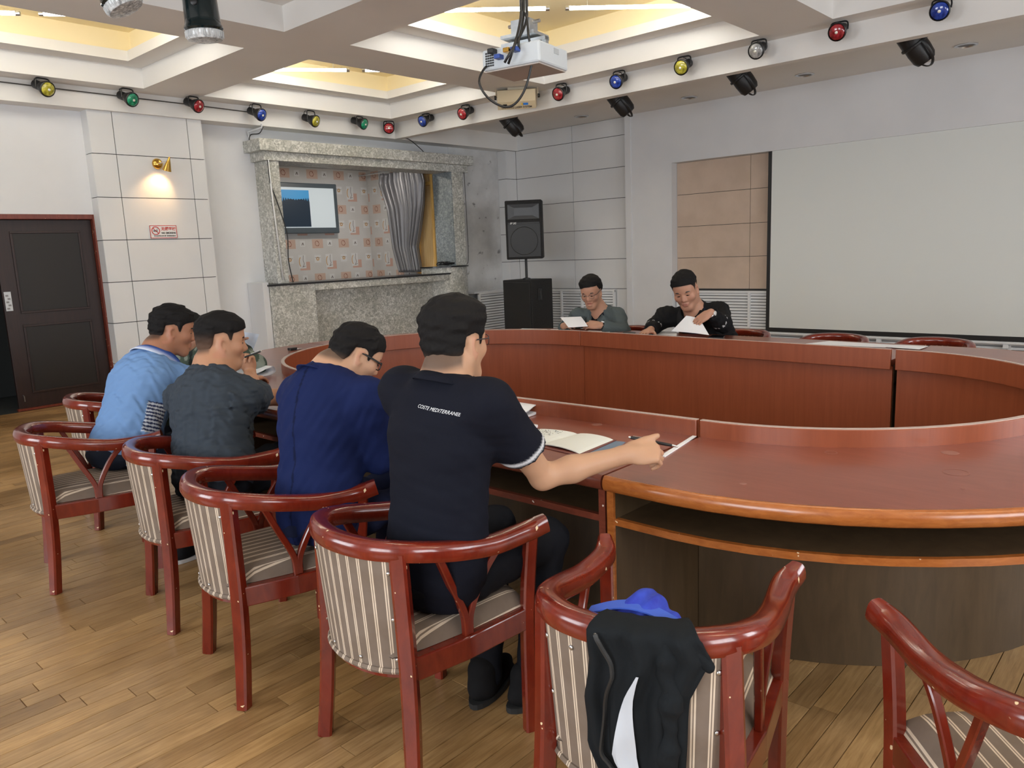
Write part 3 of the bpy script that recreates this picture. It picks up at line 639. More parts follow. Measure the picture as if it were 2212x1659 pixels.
MB().obox(c+fz*.105, fx, fy, fz, .07, .09, .007).build('mount_plate', GALV, pj); m = MB(); m.obox(c+fz*.15, fx, fy, fz, .038, .05, .028); m.build('mount_box', GALV, pj)
m = MB(); [m.tube([c+fz*.165-fy*s*.05, c+fz*.165-fy*s*.085], .008, 6) for s in (-1, 1)]; m.build('mount_screw', METAL, pj)
MB().tube([c+fz*.11, np.array([c[0], c[1], 3.46])], .019, 12).build('pole', GALV, pj, smooth=True)
MB().tube(smoothpath([at(1062, 134, y=2.62), at(1045, 150, y=2.60), at(1035, 175, y=2.58), at(1045, 200, y=2.56), at(1065, 220, y=2.54), at(1092, 231, y=2.5), at(1115, 222, y=2.46), at(1135, 190, y=2.42), at(1148, 140, y=2.39), at(1150, 115, y=2.38), at(1142, 80, y=2.38), at(1138, 40, y=2.42), (c[0]-.03, c[1]-.01, 2.6), (c[0]-.02, c[1], 3.2)], 6), .0055, 6).build('power_cable', BLACKP, pj, smooth=True, sharp=False)
for k, (q0, q1) in enumerate((((1098, 138), (1108, 108)), ((1128, 128), (1120, 95)), ((1090, 135), (1103, 112)))):
    MB().tube(smoothpath([at(*q0, y=2.45), at(*q1, y=2.42), at(1122+k*6, 55, y=2.44), at(1126+k*6, 5, y=2.46), (c[0]-.035+.01*k, c[1]-.02, 2.75), (c[0]-.03, c[1], 3.2)], 6), .006, 6).build('signal_cable', BLACKP, pj, smooth=True, sharp=False)
# laser box
c = at(1117, 213, x=6.85); lb = thing('laser_box', 'beige stage laser box in a bracket under the ceiling', 'laser box', (c[0], c[1], ZC))
ff = norm((-.80, -.60, -.25)); ll = norm(np.cross((0, 0, 1), ff)); uu = np.cross(ff, ll)
BEIGE = mat('beige_enamel', (.50, .41, .27), .45)
prof = [(-.17, -.10), (.10, -.105), (.13, -.02), (.09, .10), (-.17, .10)]
MB().prism([c+ll*-.215+ff*a+uu*b for a, b in prof], ll*.43).build('case', BEIGE, lb, bevel=.004)
m = MB(); m.tube([c+ll*.235+uu*.02, c+ll*.235+np.array([0, 0, .14]), c-ll*.235+np.array([0, 0, .14]), c-ll*.235+uu*.02], .012, 4, ry=.004); m.build('bracket', mat('beige_bracket', (.42, .36, .26), .5), lb)
for s in (-1, 1): MB().lathe([(.022, 0), (.022, .02), (.015, .025)], c+ll*.235*s+uu*.02, ll*s, 12).build('knob', BLACKP, lb)
MB().obox(c+np.array([0, 0, .1]), ll, ff, uu, .10, .06, .05).build('mount_block', mat('beige_bracket', (.42, .36, .26), .5), lb)
fc = c+ff*.108-uu*.065; ux = -ll
n2 = norm(np.cross(ux, norm(np.array(uu)+ff*.33)))
yd = norm(prof[2][1]*uu-prof[1][1]*uu+(prof[2][0]-prof[1][0])*ff); fo = c+ff*.115+uu*-.0625
text_on('DANCING LASER SYSTEM', .030, INK, fo-yd*.022, ll, yd, lb, off=.004, bold=.0006)
MB().obox(fo+ll*.10+yd*.012+np.cross(ll, yd)*.003, ll, yd, np.cross(ll, yd), .03, .012, .001).build('blue_logo', mat('logo_blue', (.02, .16, .55), .4), lb)
MB().obox(fo+ll*.065+yd*.012+np.cross(ll, yd)*.003, ll, yd, np.cross(ll, yd), .012, .010, .001).build('gold_logo', mat('logo_gold', (.65, .42, .05), .4), lb)
MB().obox(fo-ll*.13+yd*.008+np.cross(ll, yd)*.003, ll, yd, np.cross(ll, yd), .022, .010, .002).build('aperture', BLACKP, lb)

# ================================================================== loudspeakers
c = np.array([8.60, 7.52, 0]); sw = thing('subwoofer', 'black subwoofer cabinet standing on the floor under the loudspeaker', 'subwoofer', c)
MB().box(8.38, 8.85, 7.24, 7.80, .03, .985).build('cabinet', BLACKC, sw, bevel=.012)
MB().box(8.368, 8.38, 7.27, 7.77, .07, .95).build('front_grille', BLACKP, sw, bevel=.004)
h = MB(); h.box(8.52, 8.60, 7.228, 7.24, .68, .86); h = h.build('handle', BLACKP, sw, bevel=.006); MB().box(8.545, 8.575, 7.222, 7.229, .71, .83).build('handle_recess', mat('handle_dark', (.03, .03, .03), .2), h)
[MB().box(a, a+.04, b, b+.04, 0, .03).build('foot', BLACKP, sw) for a in (8.42, 8.77) for b in (7.28, 7.72)]
c = np.array([8.60, 7.52, 1.70]); f = norm((-.80, -.60, -.02)); s = norm(np.cross((0, 0, 1), f)); u = np.cross(f, s)
sp = thing('loudspeaker', 'black loudspeaker with a horn and round woofer on a pole above the subwoofer', 'loudspeaker', (8.6, 7.52, .985))
MB().obox(c, s, f, u, .262, .20, .415).build('cabinet', BLACKC, sp, bevel=.014)
m = MB(); m.obox(c+f*.203-u*.15, s, f, u, .235, .004, .235); m.build('woofer_grille', BLACKP, sp, bevel=.004)
MB().lathe([(.19, 0), (.196, .006), (.202, 0)], c+f*.206-u*.155, f, 40, cap=False).build('woofer_ring', mat('ring_grey', (.045, .045, .045), .4), sp, smooth=True)
hn = MB(); o1 = [(a*.225, b*.105) for a, b in ((-1, -1), (1, -1), (1, 1), (-1, 1))]; o2 = [(a*.13, b*.055) for a, b in ((-1, -1), (1, -1), (1, 1), (-1, 1))]
V = [c+f*.207+u*(.255+b)+s*a for a, b in o1]+[c+f*.2015+u*(.255+b)+s*a for a, b in o2]; hn.add(V, [(k, (k+1) % 4, 4+(k+1) % 4, 4+k) for k in range(4)]+[(4, 5, 6, 7)]); hn.build('horn', mat('horn_black', (.018, .018, .02), .3), sp)
lb_ = MB().obox(c+f*.2055+u*.095, s, f, u, .225, .004, .012).build('badge_strip', BLACKP, sp)
text_on('SP 2G', .036, mat('badge_white', (.7, .7, .7), .5), c+f*.2105+u*.095+s*-.15, s, u, sp, off=.001, bold=.001, shear=.25)
MB().tube([(8.60, 7.52, .985), (8.60, 7.52, 1.29)], .019, 12).build('pole', BLACKP, sp, smooth=True); MB().lathe([(.06, 0), (.06, .015), (.03, .025)], (8.60, 7.52, .985), n=16).build('pole_base', BLACKP, sp)

# ================================================================== projection screen
ps = thing('projection_screen', 'large pale grey projection screen with a black border on the end wall', 'projection screen', (9.70, 2.6, .2))
sy0, sy1, sz0, sz1 = .72, 4.335, .230, 2.64
MB().box(9.695, 9.702, sy0, sy1, sz0, sz1).build('screen_border', BLACKP, ps)
MB().box(9.691, 9.695, sy0+.03, sy1-.05, sz0+.055, sz1).build('screen_cloth', SCREENM, ps)
MB().tube([(9.70, sy0-.05, sz0-.02), (9.70, sy1+.05, sz0-.02)], .018, 10).build('bottom_bar', WHITEP, ps)
MB().box(9.675, 9.755, sy0-.1, sy1+.1, sz1, sz1+.10).build('roller_case', WALL, ps)
[MB().box(9.68, 9.72, y, y+.05, sz0-.075, sz0-.035).build('bar_bracket', WHITEP, ps) for y in (1.6, 2.9, 3.78)]

# ================================================================== wall lamp and sign on the pilaster
c = at(340, 354, y=8.662); wlp = thing('wall_lamp', 'small brass wall lamp with a cone shade shining on the white pilaster', 'wall lamp', c)
MB().lathe([(.058, 0), (.056, -.012), (.035, -.03), (.008, -.034)], c, (0, 1, 0), 20).build('rose', BRASS, wlp, smooth=True)
q = at(364, 349, y=8.50); MB().tube(smoothpath([c+np.array([0, -.03, 0]), c+np.array([.03, -.10, .012]), q], 6), .006, 8).build('arm', METAL, wlp, smooth=True)
dd = norm((-.18, .32, -1)); MB().lathe([(.008, -.05), (.014, -.02), (.048, .10), (.046, .10), (.010, -.01)], q, dd, 18, cap=False).build('shade', BRASS, wlp, smooth=True)
MB().lathe([(.012, .0), (.024, .04), (.022, .07), (.001, .085)], q, dd, 12).build('bulb', mat('bulb_glow', (1, .9, .7), .4, emit=(1, .66, .30), estr=40), wlp, smooth=True)
sl = bpy.data.lights.new('wall_lamp_light', 'SPOT'); sl.energy = 9; sl.color = (1, .62, .27); sl.spot_size = math.radians(95); sl.spot_blend = .8; sl.shadow_soft_size = .02
so = bpy.data.objects.new('lamp_light', sl); COL.objects.link(so); so.parent = wlp; so.location = Vector(q+dd*.09-c); so.rotation_euler = Vector((-.30, .62, -1)).to_track_quat('-Z', 'Y').to_euler()
a, b = at(322, 487, y=8.668), at(383, 514, y=8.668); cx, cz = (a[0]+b[0])/2, (a[2]+b[2])/2; w2, h2 = (b[0]-a[0])/2, (a[2]-b[2])/2
sg = thing('no_smoking_sign', 'small red and white no smoking sign below the wall lamp', 'sign', (cx, 8.668, cz))
RED = mat('sign_red', (.55, .04, .03), .5)
MB().box(cx-w2, cx+w2, 8.662, 8.668, cz-h2, cz+h2).build('plate', mat('sign_white', (.78, .78, .78), .45), sg)
m = MB(); [m.box(*q) for q in ((cx-w2, cx+w2, 8.660, 8.664, cz+h2-.006, cz+h2), (cx-w2, cx+w2, 8.660, 8.664, cz-h2, cz-h2+.006), (cx-w2, cx-w2+.006, 8.660, 8.664, cz-h2, cz+h2), (cx+w2-.006, cx+w2, 8.660, 8.664, cz-h2, cz+h2))]; m.build('red_border', RED, sg)
pc_ = np.array([cx-w2+.062, 8.661, cz+.012]); m = MB(); m.lathe([(.038, 0), (.046, 0), (.046, -.002), (.038, -.002)], pc_, (0, 1, 0), 28, cap=False); m.tube([pc_+np.array([-.03, -.001, .03]), pc_+np.array([.03, -.001, -.03])], .0035, 5); m.build('prohibition_ring', RED, sg)
m = MB(); m.box(pc_[0]-.026, pc_[0]+.02, 8.6595, 8.661, pc_[2]-.008, pc_[2]+.002); m.tube(smoothpath([pc_+np.array([.018, -.001, .004]), pc_+np.array([.012, -.001, .014]), pc_+np.array([.024, -.001, .02])], 4), .002, 5); m.build('cigarette', INK, sg)
text_on('无烟学校', .041, RED, (cx+.056, 8.661, cz+.030), (1, 0, 0), (0, 0, 1), sg, bold=.0010); text_on('NO SMOKING', .025, INK, (cx+.056, 8.661, cz-.014), (1, 0, 0), (0, 0, 1), sg, bold=.001)
text_on('禁止在学校内吸烟  谢谢您的配合', .0165, INK, (cx+.01, 8.661, cz-.046), (1, 0, 0), (0, 0, 1), sg, bold=.0004)

# ================================================================== ring of conference tables
TZ, RZ = .74, .80
def table(name, label, inner, outer, EDGE=None):
    EDGE = EDGE or TEDGE
    I = np.array(inner, float); O = np.array(outer, float); n = len(I); w = O-I; w /= np.linalg.norm(w, axis=1)[:, None]
    base = ((I+O)/2)[n//2]; t = thing('table_section', label, 'table', (base[0], base[1], 0), 'sections of the conference table ring')
    def pt(p, z): return np.c_[p, np.full(n, z)]
    def slab(pa, pb, z0, z1, nm, m, bevel=0, parent=t):
        mb = MB(); a0, b0, a1, b1 = pt(pa, z0), pt(pb, z0), pt(pa, z1), pt(pb, z1); V = list(a0)+list(b0)+list(b1)+list(a1); F = []
        for i in range(n-1):
            for k in range(4): F.append((k*n+i, k*n+i+1, ((k+1) % 4)*n+i+1, ((k+1) % 4)*n+i))
        F += [(0, n, 2*n, 3*n), (n-1, 4*n-1, 3*n-1, 2*n-1)]
        mb.add(V, F); bm = bmesh.new(); o = mb.build(nm, m, parent, smooth=True, sharp=35, bevel=bevel)
        bm.from_mesh(o.data); bmesh.ops.recalc_face_normals(bm, faces=bm.faces); bm.to_mesh(o.data); bm.free(); return o
    slab(I+w*.0, O-w*.012, TZ-.035, TZ, 'tabletop', TTOP)
    pr = [(math.cos(a), math.sin(a)) for a in np.linspace(0, 2*math.pi, 17)[:-1]]
    MB().tube([np.append(O[i]-w[i]*.014, TZ-.0235) for i in range(n)], .016, 14, ry=.0245).build('edge_moulding', EDGE, t, smooth=True)
    slab(I-w*.012, I+w*.012, .688, RZ, 'rim_board', TPANEL, bevel=.003)
    slab(I-w*.010, I+w*.010, RZ, RZ+.002, 'rim_top', mat('pale_rim_highlight', (.55, .42, .36), .25))  # bright edge highlight of the rim painted in as a pale strip
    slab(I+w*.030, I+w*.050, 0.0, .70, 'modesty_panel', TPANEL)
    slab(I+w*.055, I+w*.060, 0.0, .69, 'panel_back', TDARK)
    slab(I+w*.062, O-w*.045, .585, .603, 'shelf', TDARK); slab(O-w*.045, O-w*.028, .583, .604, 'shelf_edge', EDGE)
    for i, s in ((0, 1), (n-1, -1)):
        d = norm(I[min(i+1, n-1)]-I[max(i-1, 0)])*s; a, b = I[i]+w[i]*.065, O[i]-w[i]*.03; d2 = norm(np.array([-w[i][1], w[i][0]])); d2 = d2 if np.dot(d2, d) > 0 else -d2
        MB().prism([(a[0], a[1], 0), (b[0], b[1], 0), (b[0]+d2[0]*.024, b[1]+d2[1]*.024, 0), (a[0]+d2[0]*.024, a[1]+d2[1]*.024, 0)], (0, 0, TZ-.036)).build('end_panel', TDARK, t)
        c3 = b-w[i]*.0; MB().prism([(c3[0], c3[1], 0), (c3[0]+w[i][0]*.010, c3[1]+w[i][1]*.010, 0), (c3[0]+w[i][0]*.010+d2[0]*.024, c3[1]+w[i][1]*.010+d2[1]*.024, 0), (c3[0]+d2[0]*.024, c3[1]+d2[1]*.024, 0)], (0, 0, TZ-.048)).build('panel_edge', EDGE, t)
    return t
def L2(a, b, n): return [lerp(a, b, s) for s in np.linspace(.0012, .9988, n)]
def EL(c, ax, by, t0, t1, n): return [(c[0]+ax*math.cos(t), c[1]+by*math.sin(t)) for t in np.linspace(t0, t1, n)]
PI = math.pi; e = .0035
table('n', 'straight reddish table section on the near side, in front of the four men', L2((2.405, 1.318), (2.338, 3.60), 14), L2((1.815, 1.318), (1.793, 3.60), 14), TRED)
ri = EL((3.445, 1.31), 1.04, .96, PI+e, 1.5*PI-e, 20); ro = [(1.812, 1.312)]+EL((3.50, 1.13), 1.69, 1.34, PI+.03, 1.5*PI-e, 19)
table('rn', 'curved near table section with an open orange-edged shelf, in front of the empty chairs', ri, ro)
ri = EL((3.445, 1.275), 1.04, .93, 1.5*PI+e, 2*PI-.016, 20); ro = EL((3.50, 1.13), 1.69, 1.34, 1.5*PI+e, 2*PI-.03, 19)+[(5.19, 1.262)]
table('rf', 'curved far right table section beyond the dark panel gap', ri, ro)
table('f', 'straight far table section under the projection screen, where the two men sit', L2((4.485, 1.282), (4.60, 3.50), 14), L2((5.19, 1.282), (5.24, 3.50), 14))
table('lf', 'curved far left table section in front of the bar', EL((3.47, 3.50), 1.13, 1.26, .0006, PI/2-e, 20), EL((3.47, 3.50), 1.77, 1.94, .0006, PI/2-e, 20))
table('ln', 'curved left table section beside the man in the grey T-shirt', EL((3.47, 3.605), 1.13, 1.155, PI/2+e, PI-e, 20), EL((3.47, 3.605), 1.68, 1.835, PI/2+e, PI-e, 20))

# ================================================================== barrel chairs
RAIL = [(.312, .245), (.250, .224), (.12, .226), (0, .228), (-.09, .217), (-.162, .183), (-.213, .112), (-.235, 0)]
RAIL2 = RAIL+[(x, -y) for x, y in RAIL[-2::-1]]
def railz(x): return float(np.interp(x, [-.235, -.16, -.09, 0, .13, .23, .312], [.690, .682, .668, .648, .625, .622, .640]))
railpath = smoothpath([(x, y, railz(x)) for x, y in RAIL2], 7)
rp = np.array(railpath); cl = np.r_[0, np.cumsum(np.linalg.norm(np.diff(rp[:, :2], axis=0), axis=1))]; mid = cl[-1]/2
def backpt(s, z, off=0.0, inset=0.0):
    """point on the chair back: s metres along the rail from its middle (+ = sitter's left), off outwards; lower down the curve tightens"""
    q = mid-s; x = np.interp(q, cl, rp[:, 0]); y = np.interp(q, cl, rp[:, 1]); x2 = np.interp(q+.01, cl, rp[:, 0]); y2 = np.interp(q+.01, cl, rp[:, 1])
    t = norm((x2-x, y2-y)); nn = np.array([-t[1], t[0]])*-1
    if nn[0]*x+nn[1]*y < 0: nn = -nn
    k = 1-.10*np.clip((.69-z)/.32, -.2, 1.3)
    return np.array([x*k+nn[0]*off, y*(.94*k+.06)+nn[1]*off, z])
def make_chair():
    c = thing('armchair', '', 'chair', (0, 0, 0), 'barrel armchairs around the table ring')
    prof = [(1, .1), (.92, .62), (.62, .95), (.2, 1.0), (-.2, 1.0), (-.62, .95), (-.92, .62), (-1, .1), (-.95, -.55), (-.7, -.95), (.7, -.95), (.95, -.55)]
    rr = [.028]*len(railpath)
    for i in range(6): rr[i] *= .72+.05*i; rr[-1-i] *= .72+.05*i
    MB().tube(railpath, rr, ry=.026, prof=prof).build('top_rail', CWOOD, c, smooth=True)
    for s in (-1, 1):
        # rear leg and post in one piece
        P = smoothpath([(-.192, s*.226, 0), (-.176, s*.212, .18), (-.166, s*.200, .38), (-.166, s*.188, .680)], 5)
        sq = [(1, .7), (.7, 1), (-.7, 1), (-1, .7), (-1, -.7), (-.7, -1), (.7, -1), (1, -.7)]
        MB().tube(P, [.019+.003*min(1, i/6) for i in range(len(P))], ry=[.021]*len(P), prof=sq).build('leg', CWOOD, c, smooth=True, sharp=30)
        P = smoothpath([(.245, s*.215, 0), (.250, s*.217, .38), (.268, s*.226, .622)], 5)
        MB().tube(P, [.017]*len(P), ry=.018, prof=sq).build('leg', CWOOD, c, smooth=True, sharp=30)
        for (a, b, m_) in ((.022, -.075, -.012), (.032, .145, .070)):
            P = smoothpath([(a, s*.212, .395), (a*.8+m_*.2, s*.213, .46), (m_*.75+b*.25, s*.219, .555), (b, s*.226, railz(b)-.004)], 6)
            MB().tube(P, [.0105]*len(P), ry=[.009]*len(P), prof=sq, up=(0, 1, 0)).build('arm_spindle', CWOOD, c, smooth=True, sharp=30)
        MB().prism([(-.165, s*.182, .328), (.245, s*.200, .328), (.245, s*.228, .328), (.02, s*.230, .328), (-.165, s*.210, .328)], (0, 0, .066)).build('seat_rail', CWOOD, c, bevel=.004)
    G = []
    for off in (.012, -.012): G.append([backpt(q, .36, off)*np.array([1, 1, 0])+np.array([0, 0, .328]) for q in np.linspace(.205, -.205, 22)])
    o = [p for p in G[0]]+[p for p in G[1][::-1]]; MB().prism(o, (0, 0, .05)).build('back_seat_rail', CWOOD, c)
    MB().box(.228, .258, -.205, .205, .328, .394).build('front_rail', CWOOD, c, bevel=.004)
    # cushion
    nx, ny = 16, 18; rows = []; su = []
    out = [(-.19, .165), (-.10, .19), (.05, .203), (.27, .206)]
    def half(x): return np.interp(x, [a for a, _ in out], [b for _, b in out])
    def seat(z0, z1, ins):
        R = []
        for i in range(nx+1):
            u = i/nx; x = -.19+.462*u; r = []
            for j in range(ny+1):
                v = j/ny*2-1; y = half(x)*v*(1-ins); e = max(abs(2*u-1), abs(v)); R_ = (1-max(0, abs(v))**6)*(1-abs(2*u-1)**8)
                r.append((x, y, z0+(z1-z0)*R_**.45))
            R.append(r)
        return np.array(R)
    top = seat(.395, .452, 0); MB_ = MB(); bot = top.copy(); bot[:, :, 2] = .392
    MB_.grid(bot[::-1]); MB_.grid(top)
    cu_ = MB_.build('seat_cushion', STRIPE, c, smooth=True, sharp=False); setattr_f(cu_, 'su', [v[1]+.3 for v in MB_.v])
    # upholstered back panel
    m = MB(); ss = np.linspace(.198, -.198, 28); zz = np.linspace(.352, .672, 9)
    A = np.array([[backpt(s, z, .020) for s in ss] for z in zz]); B = np.array([[backpt(s, z, .002) for s in ss] for z in zz]); m.grid(A); m.grid(B[::-1])
    k = len(zz)*len(ss); r_, c_ = len(zz), len(ss)
    bp = m.build('back_panel', STRIPE, c, smooth=True, sharp=False); setattr_f(bp, 'su', [s+.5 for _ in range(2) for z in zz for s in ss])
    ed = MB(); ed.tube([A[0][j] for j in range(c_)], .009, 6); bpe = ed.build('panel_hem', STRIPE, c, smooth=True); setattr_f(bpe, 'su', [v for j in range(c_) for v in [ss[j]+.5]*6])
    sc = MB().lathe([(.0055, 0), (.0055, .002), (.003, .0035), (.0005, .0036)], (0, 0, 0), (1, 0, 0), 10)
    sm = sc.mesh('screw', smooth=True); sm.materials.append(METAL)
    for (s, z) in ((.178, .63), (.180, .50), (.180, .385), (-.178, .63), (-.180, .50), (-.180, .385), (.06, .375), (-.07, .377), (.10, .64)):
        p = backpt(s, z, .0205); q = backpt(s, z, .04)-backpt(s, z, .02)
        so = bpy.data.objects.new('screw', sm); COL.objects.link(so); so.parent = bp; so.location = p; so.rotation_euler = Vector(q).to_track_quat('X', 'Z').to_euler(); so['_base'] = (0, 0, 0)
    return c
chair0 = make_chair()
CH = {}
def place(key, x, y, rot, label):
    o = chair0 if not CH else copy_tree(chair0)
    o.location = (x, y, 0); o.rotation_euler = (0, 0, math.radians(rot)); o['label'] = label; CH[key] = o; return o
place('A', 1.217, 3.866, -14, 'striped barrel armchair of the man in the light blue polo shirt')
place('B', 1.381, 3.072, -13, 'striped barrel armchair of the man in the grey T-shirt')
place('C', 1.298, 2.380, -13, 'striped barrel armchair of the man in the blue blazer')
place('D', 1.325, 1.642, -4, 'striped barrel armchair of the man in the black polo shirt')
place('E', 1.356, .840, 14, 'striped barrel armchair with a black jacket hung over its back')
place('F', 1.545, .090, 40, 'empty striped barrel armchair at the bottom right corner')
place('G', 1.656, 4.602, -12, 'striped barrel armchair half hidden behind the man in the light blue polo')
place('H', 5.56, 3.72, 186, 'armchair under the man in the grey jacket, hidden by the table')
place('I', 5.62, 2.76, 180, 'armchair of the man in the black jacket, its red rail showing beside him')
place('J', 5.58, 2.02, 178, 'empty armchair behind the far table, left of the other empty one below the screen')
place('K', 5.58, 1.36, 176, 'empty armchair behind the far table at the right, below the screen')
def chair_pt(key, p):
    o = CH[key]; a = o.rotation_euler[2]; c, s = math.cos(a), math.sin(a)
    return np.array([o.location[0]+c*p[0]-s*p[1], o.location[1]+s*p[0]+c*p[1], p[2]])

# ================================================================== people: implicit surfaces meshed with surface nets
def cone(a, b, ra, rb, k=.02, clip=None, op='u'): return dict(t='c', a=np.array(a, float), b=np.array(b, float), ra=ra, rb=rb, k=k, clip=clip, op=op)
def ell(c, r, M=None, k=.02, clip=None, op='u'): return dict(t='e', c=np.array(c, float), r=np.array(r, float), M=np.eye(3) if M is None else np.array(M, float), k=k, clip=clip, op=op)
def field(prims, h, folds=None):
    lo = np.array([1e9]*3); hi = -lo
    def bb(p):
        if p['t'] == 'c':
            R = max(p['ra'], p['rb']); return np.minimum(p['a'], p['b'])-R, np.maximum(p['a'], p['b'])+R
        R = np.abs(p['M'].T) @ p['r']; return p['c']-R, p['c']+R
    for p in prims:
        if p['op'] == 'u': a, b = bb(p); lo = np.minimum(lo, a); hi = np.maximum(hi, b)
    lo -= 4*h+.012; hi += 4*h+.012; n = np.ceil((hi-lo)/h).astype(int)+1
    D = np.full(n, .2, np.float32); ax = [lo[i]+h*np.arange(n[i]) for i in range(3)]
    for p in prims:
        a, b = bb(p); m = p['k']+5*h+.02
        i0 = np.clip(((a-m-lo)/h).astype(int), 0, n-1); i1 = np.clip(((b+m-lo)/h).astype(int)+2, 1, n)
        if (i1 <= i0).any(): continue
        S = tuple(slice(i0[q], i1[q]) for q in range(3))
        X = ax[0][S[0]][:, None, None].astype(np.float32); Y = ax[1][S[1]][None, :, None].astype(np.float32); Z = ax[2][S[2]][None, None, :].astype(np.float32)
        if p['t'] == 'c':
            d = p['b']-p['a']; L = float(d @ d)+1e-12
            x, y, z = X-p['a'][0], Y-p['a'][1], Z-p['a'][2]
            t = np.clip((x*d[0]+y*d[1]+z*d[2])/L, 0, 1)
            q = np.sqrt((x-t*d[0])**2+(y-t*d[1])**2+(z-t*d[2])**2)-(p['ra']+(p['rb']-p['ra'])*t)
        else:
            x, y, z = X-p['c'][0], Y-p['c'][1], Z-p['c'][2]; M = p['M']; r = p['r']
            u = (M[0, 0]*x+M[0, 1]*y+M[0, 2]*z); v = (M[1, 0]*x+M[1, 1]*y+M[1, 2]*z); w = (M[2, 0]*x+M[2, 1]*y+M[2, 2]*z)
            k0 = np.sqrt((u/r[0])**2+(v/r[1])**2+(w/r[2])**2); k1 = np.sqrt((u/r[0]**2)**2+(v/r[1]**2)**2+(w/r[2]**2)**2)+1e-9
            q = k0*(k0-1)/k1
        if p['clip']:
            for (cp, cn) in p['clip']: q = np.maximum(q, (X-cp[0])*cn[0]+(Y-cp[1])*cn[1]+(Z-cp[2])*cn[2])
        k = max(p['k'], 1e-4); A = D[S]
        if p['op'] == 'u':
            hh = np.clip(.5+.5*(A-q)/k, 0, 1); D[S] = A*(1-hh)+q*hh-k*hh*(1-hh)
        else:
            q = -q; hh = np.clip(.5-.5*(A-q)/k, 0, 1); D[S] = A*(1-hh)+q*hh+k*hh*(1-hh)
    if folds is not None: D += folds(ax[0][:, None, None].astype(np.float32), ax[1][None, :, None].astype(np.float32), ax[2][None, None, :].astype(np.float32))
    return D, lo, ax
def surfnet(D, lo, h):
    ins = D < 0; c = np.zeros(np.array(D.shape)-1, np.int8); nx, ny, nz = c.shape
    offs = [(i, j, k) for i in (0, 1) for j in (0, 1) for k in (0, 1)]
    for (i, j, k) in offs: c += ins[i:i+nx, j:j+ny, k:k+nz]
    msk = (c > 0) & (c < 8); I = np.argwhere(msk); idx = np.full(c.shape, -1, np.int64); idx[msk] = np.arange(len(I))
    val = {o: D[I[:, 0]+o[0], I[:, 1]+o[1], I[:, 2]+o[2]] for o in offs}; P = np.zeros((len(I), 3)); cnt = np.zeros(len(I))
    for a in offs:
        for q in range(3):
            if a[q] == 0:
                b = list(a); b[q] = 1; b = tuple(b); va, vb = val[a], val[b]; cr = (va < 0) != (vb < 0)
                t = np.where(cr, va/(va-vb+1e-12*(va == vb)), 0); pt = np.tile(np.array(a, float), (len(I), 1)); pt[:, q] = t
                P += pt*cr[:, None]; cnt += cr
    V = lo+h*(I+P/np.maximum(cnt, 1)[:, None]); F = []
    for q in range(3):
        u, v = (q+1) % 3, (q+2) % 3; sl0 = [slice(None)]*3; sl1 = [slice(None)]*3; sl0[q] = slice(0, -1); sl1[q] = slice(1, None)
        A, B = ins[tuple(sl0)], ins[tuple(sl1)]; E = np.argwhere(A != B); E = E[(E[:, u] > 0) & (E[:, v] > 0)]
        E = E[(E[:, u] < D.shape[u]-1) & (E[:, v] < D.shape[v]-1)]
        du = np.zeros(3, int); du[u] = 1; dv = np.zeros(3, int); dv[v] = 1
        g = lambda e: idx[e[:, 0], e[:, 1], e[:, 2]]
        Q = np.c_[g(E-du-dv), g(E-dv), g(E), g(E-du)]; fl = A[E[:, 0], E[:, 1], E[:, 2]]; Q[~fl] = Q[~fl][:, ::-1]; F.append(Q)
    F = np.concatenate(F); F = F[(F >= 0).all(1)]
    return V, F
def relax(V, F, it=2, lam=.5):
    e = np.concatenate([F[:, [0, 1]], F[:, [1, 2]], F[:, [2, 3]], F[:, [3, 0]]]); n = len(V); deg = np.bincount(e.ravel(), minlength=n)
    for _ in range(it):
        S = np.zeros_like(V)
        for q in range(3): S[:, q] = np.bincount(e[:, 0], V[e[:, 1], q], n)+np.bincount(e[:, 1], V[e[:, 0], q], n)
        V = V*(1-lam)+lam*S/np.maximum(deg, 1)[:, None]
    return V
def sdf_obj(name, prims, h, m, parent, col=None, folds=None, it=2, label=None):
    D, lo, ax = field(prims, h, folds); V, F = surfnet(D, lo, h); V = relax(V, F, it)
    base = np.array(parent.get('_base', (0, 0, 0)), float) if parent is not None else np.zeros(3)
    me = bpy.data.meshes.new(name); me.vertices.add(len(V)); me.vertices.foreach_set('co', (V-base).astype(np.float32).ravel())
    me.loops.add(F.size); me.loops.foreach_set('vertex_index', F.astype(np.int32).ravel()); me.polygons.add(len(F))
    me.polygons.foreach_set('loop_start', np.arange(0, F.size, 4, dtype=np.int32)); me.polygons.foreach_set('loop_total', np.full(len(F), 4, np.int32))
    me.polygons.foreach_set('use_smooth', np.ones(len(F), bool)); me.update(calc_edges=True); me.validate()
    o = bpy.data.objects.new(name, me); COL.objects.link(o); me.materials.append(m); o.parent = parent; o['_base'] = tuple(base)
    if col is not None: setcol(o, col(V))
    if label: o['label'] = label
    return o
def foldfn(amp, freq, axis, seed=0, drag=(0, 0, 1)):
    """soft diagonal creases"""
    r = np.random.RandomState(seed); ks = []
    a = norm(axis)
    for i in range(3):
        d = norm(a+r.normal(size=3)*.45); ks.append((d*freq*(1+.7*i), r.uniform(0, 6), r.normal(size=3)*freq*.35, amp/(1+.5*i)))
    def f(X, Y, Z):
        s = 0
        for d, ph, w, am in ks:
            q = d[0]*X+d[1]*Y+d[2]*Z+ph+1.4*np.sin(w[0]*X+w[1]*Y+w[2]*Z+ph*2); s = s+am*np.sin(q)*np.sin(.45*q+ph)
        return s
    return f
def frame(f, u):
    f = norm(f); u = np.array(u, float); u = norm(u-f*np.dot(u, f)); return f, np.cross(u, f), u       # forward, left, up
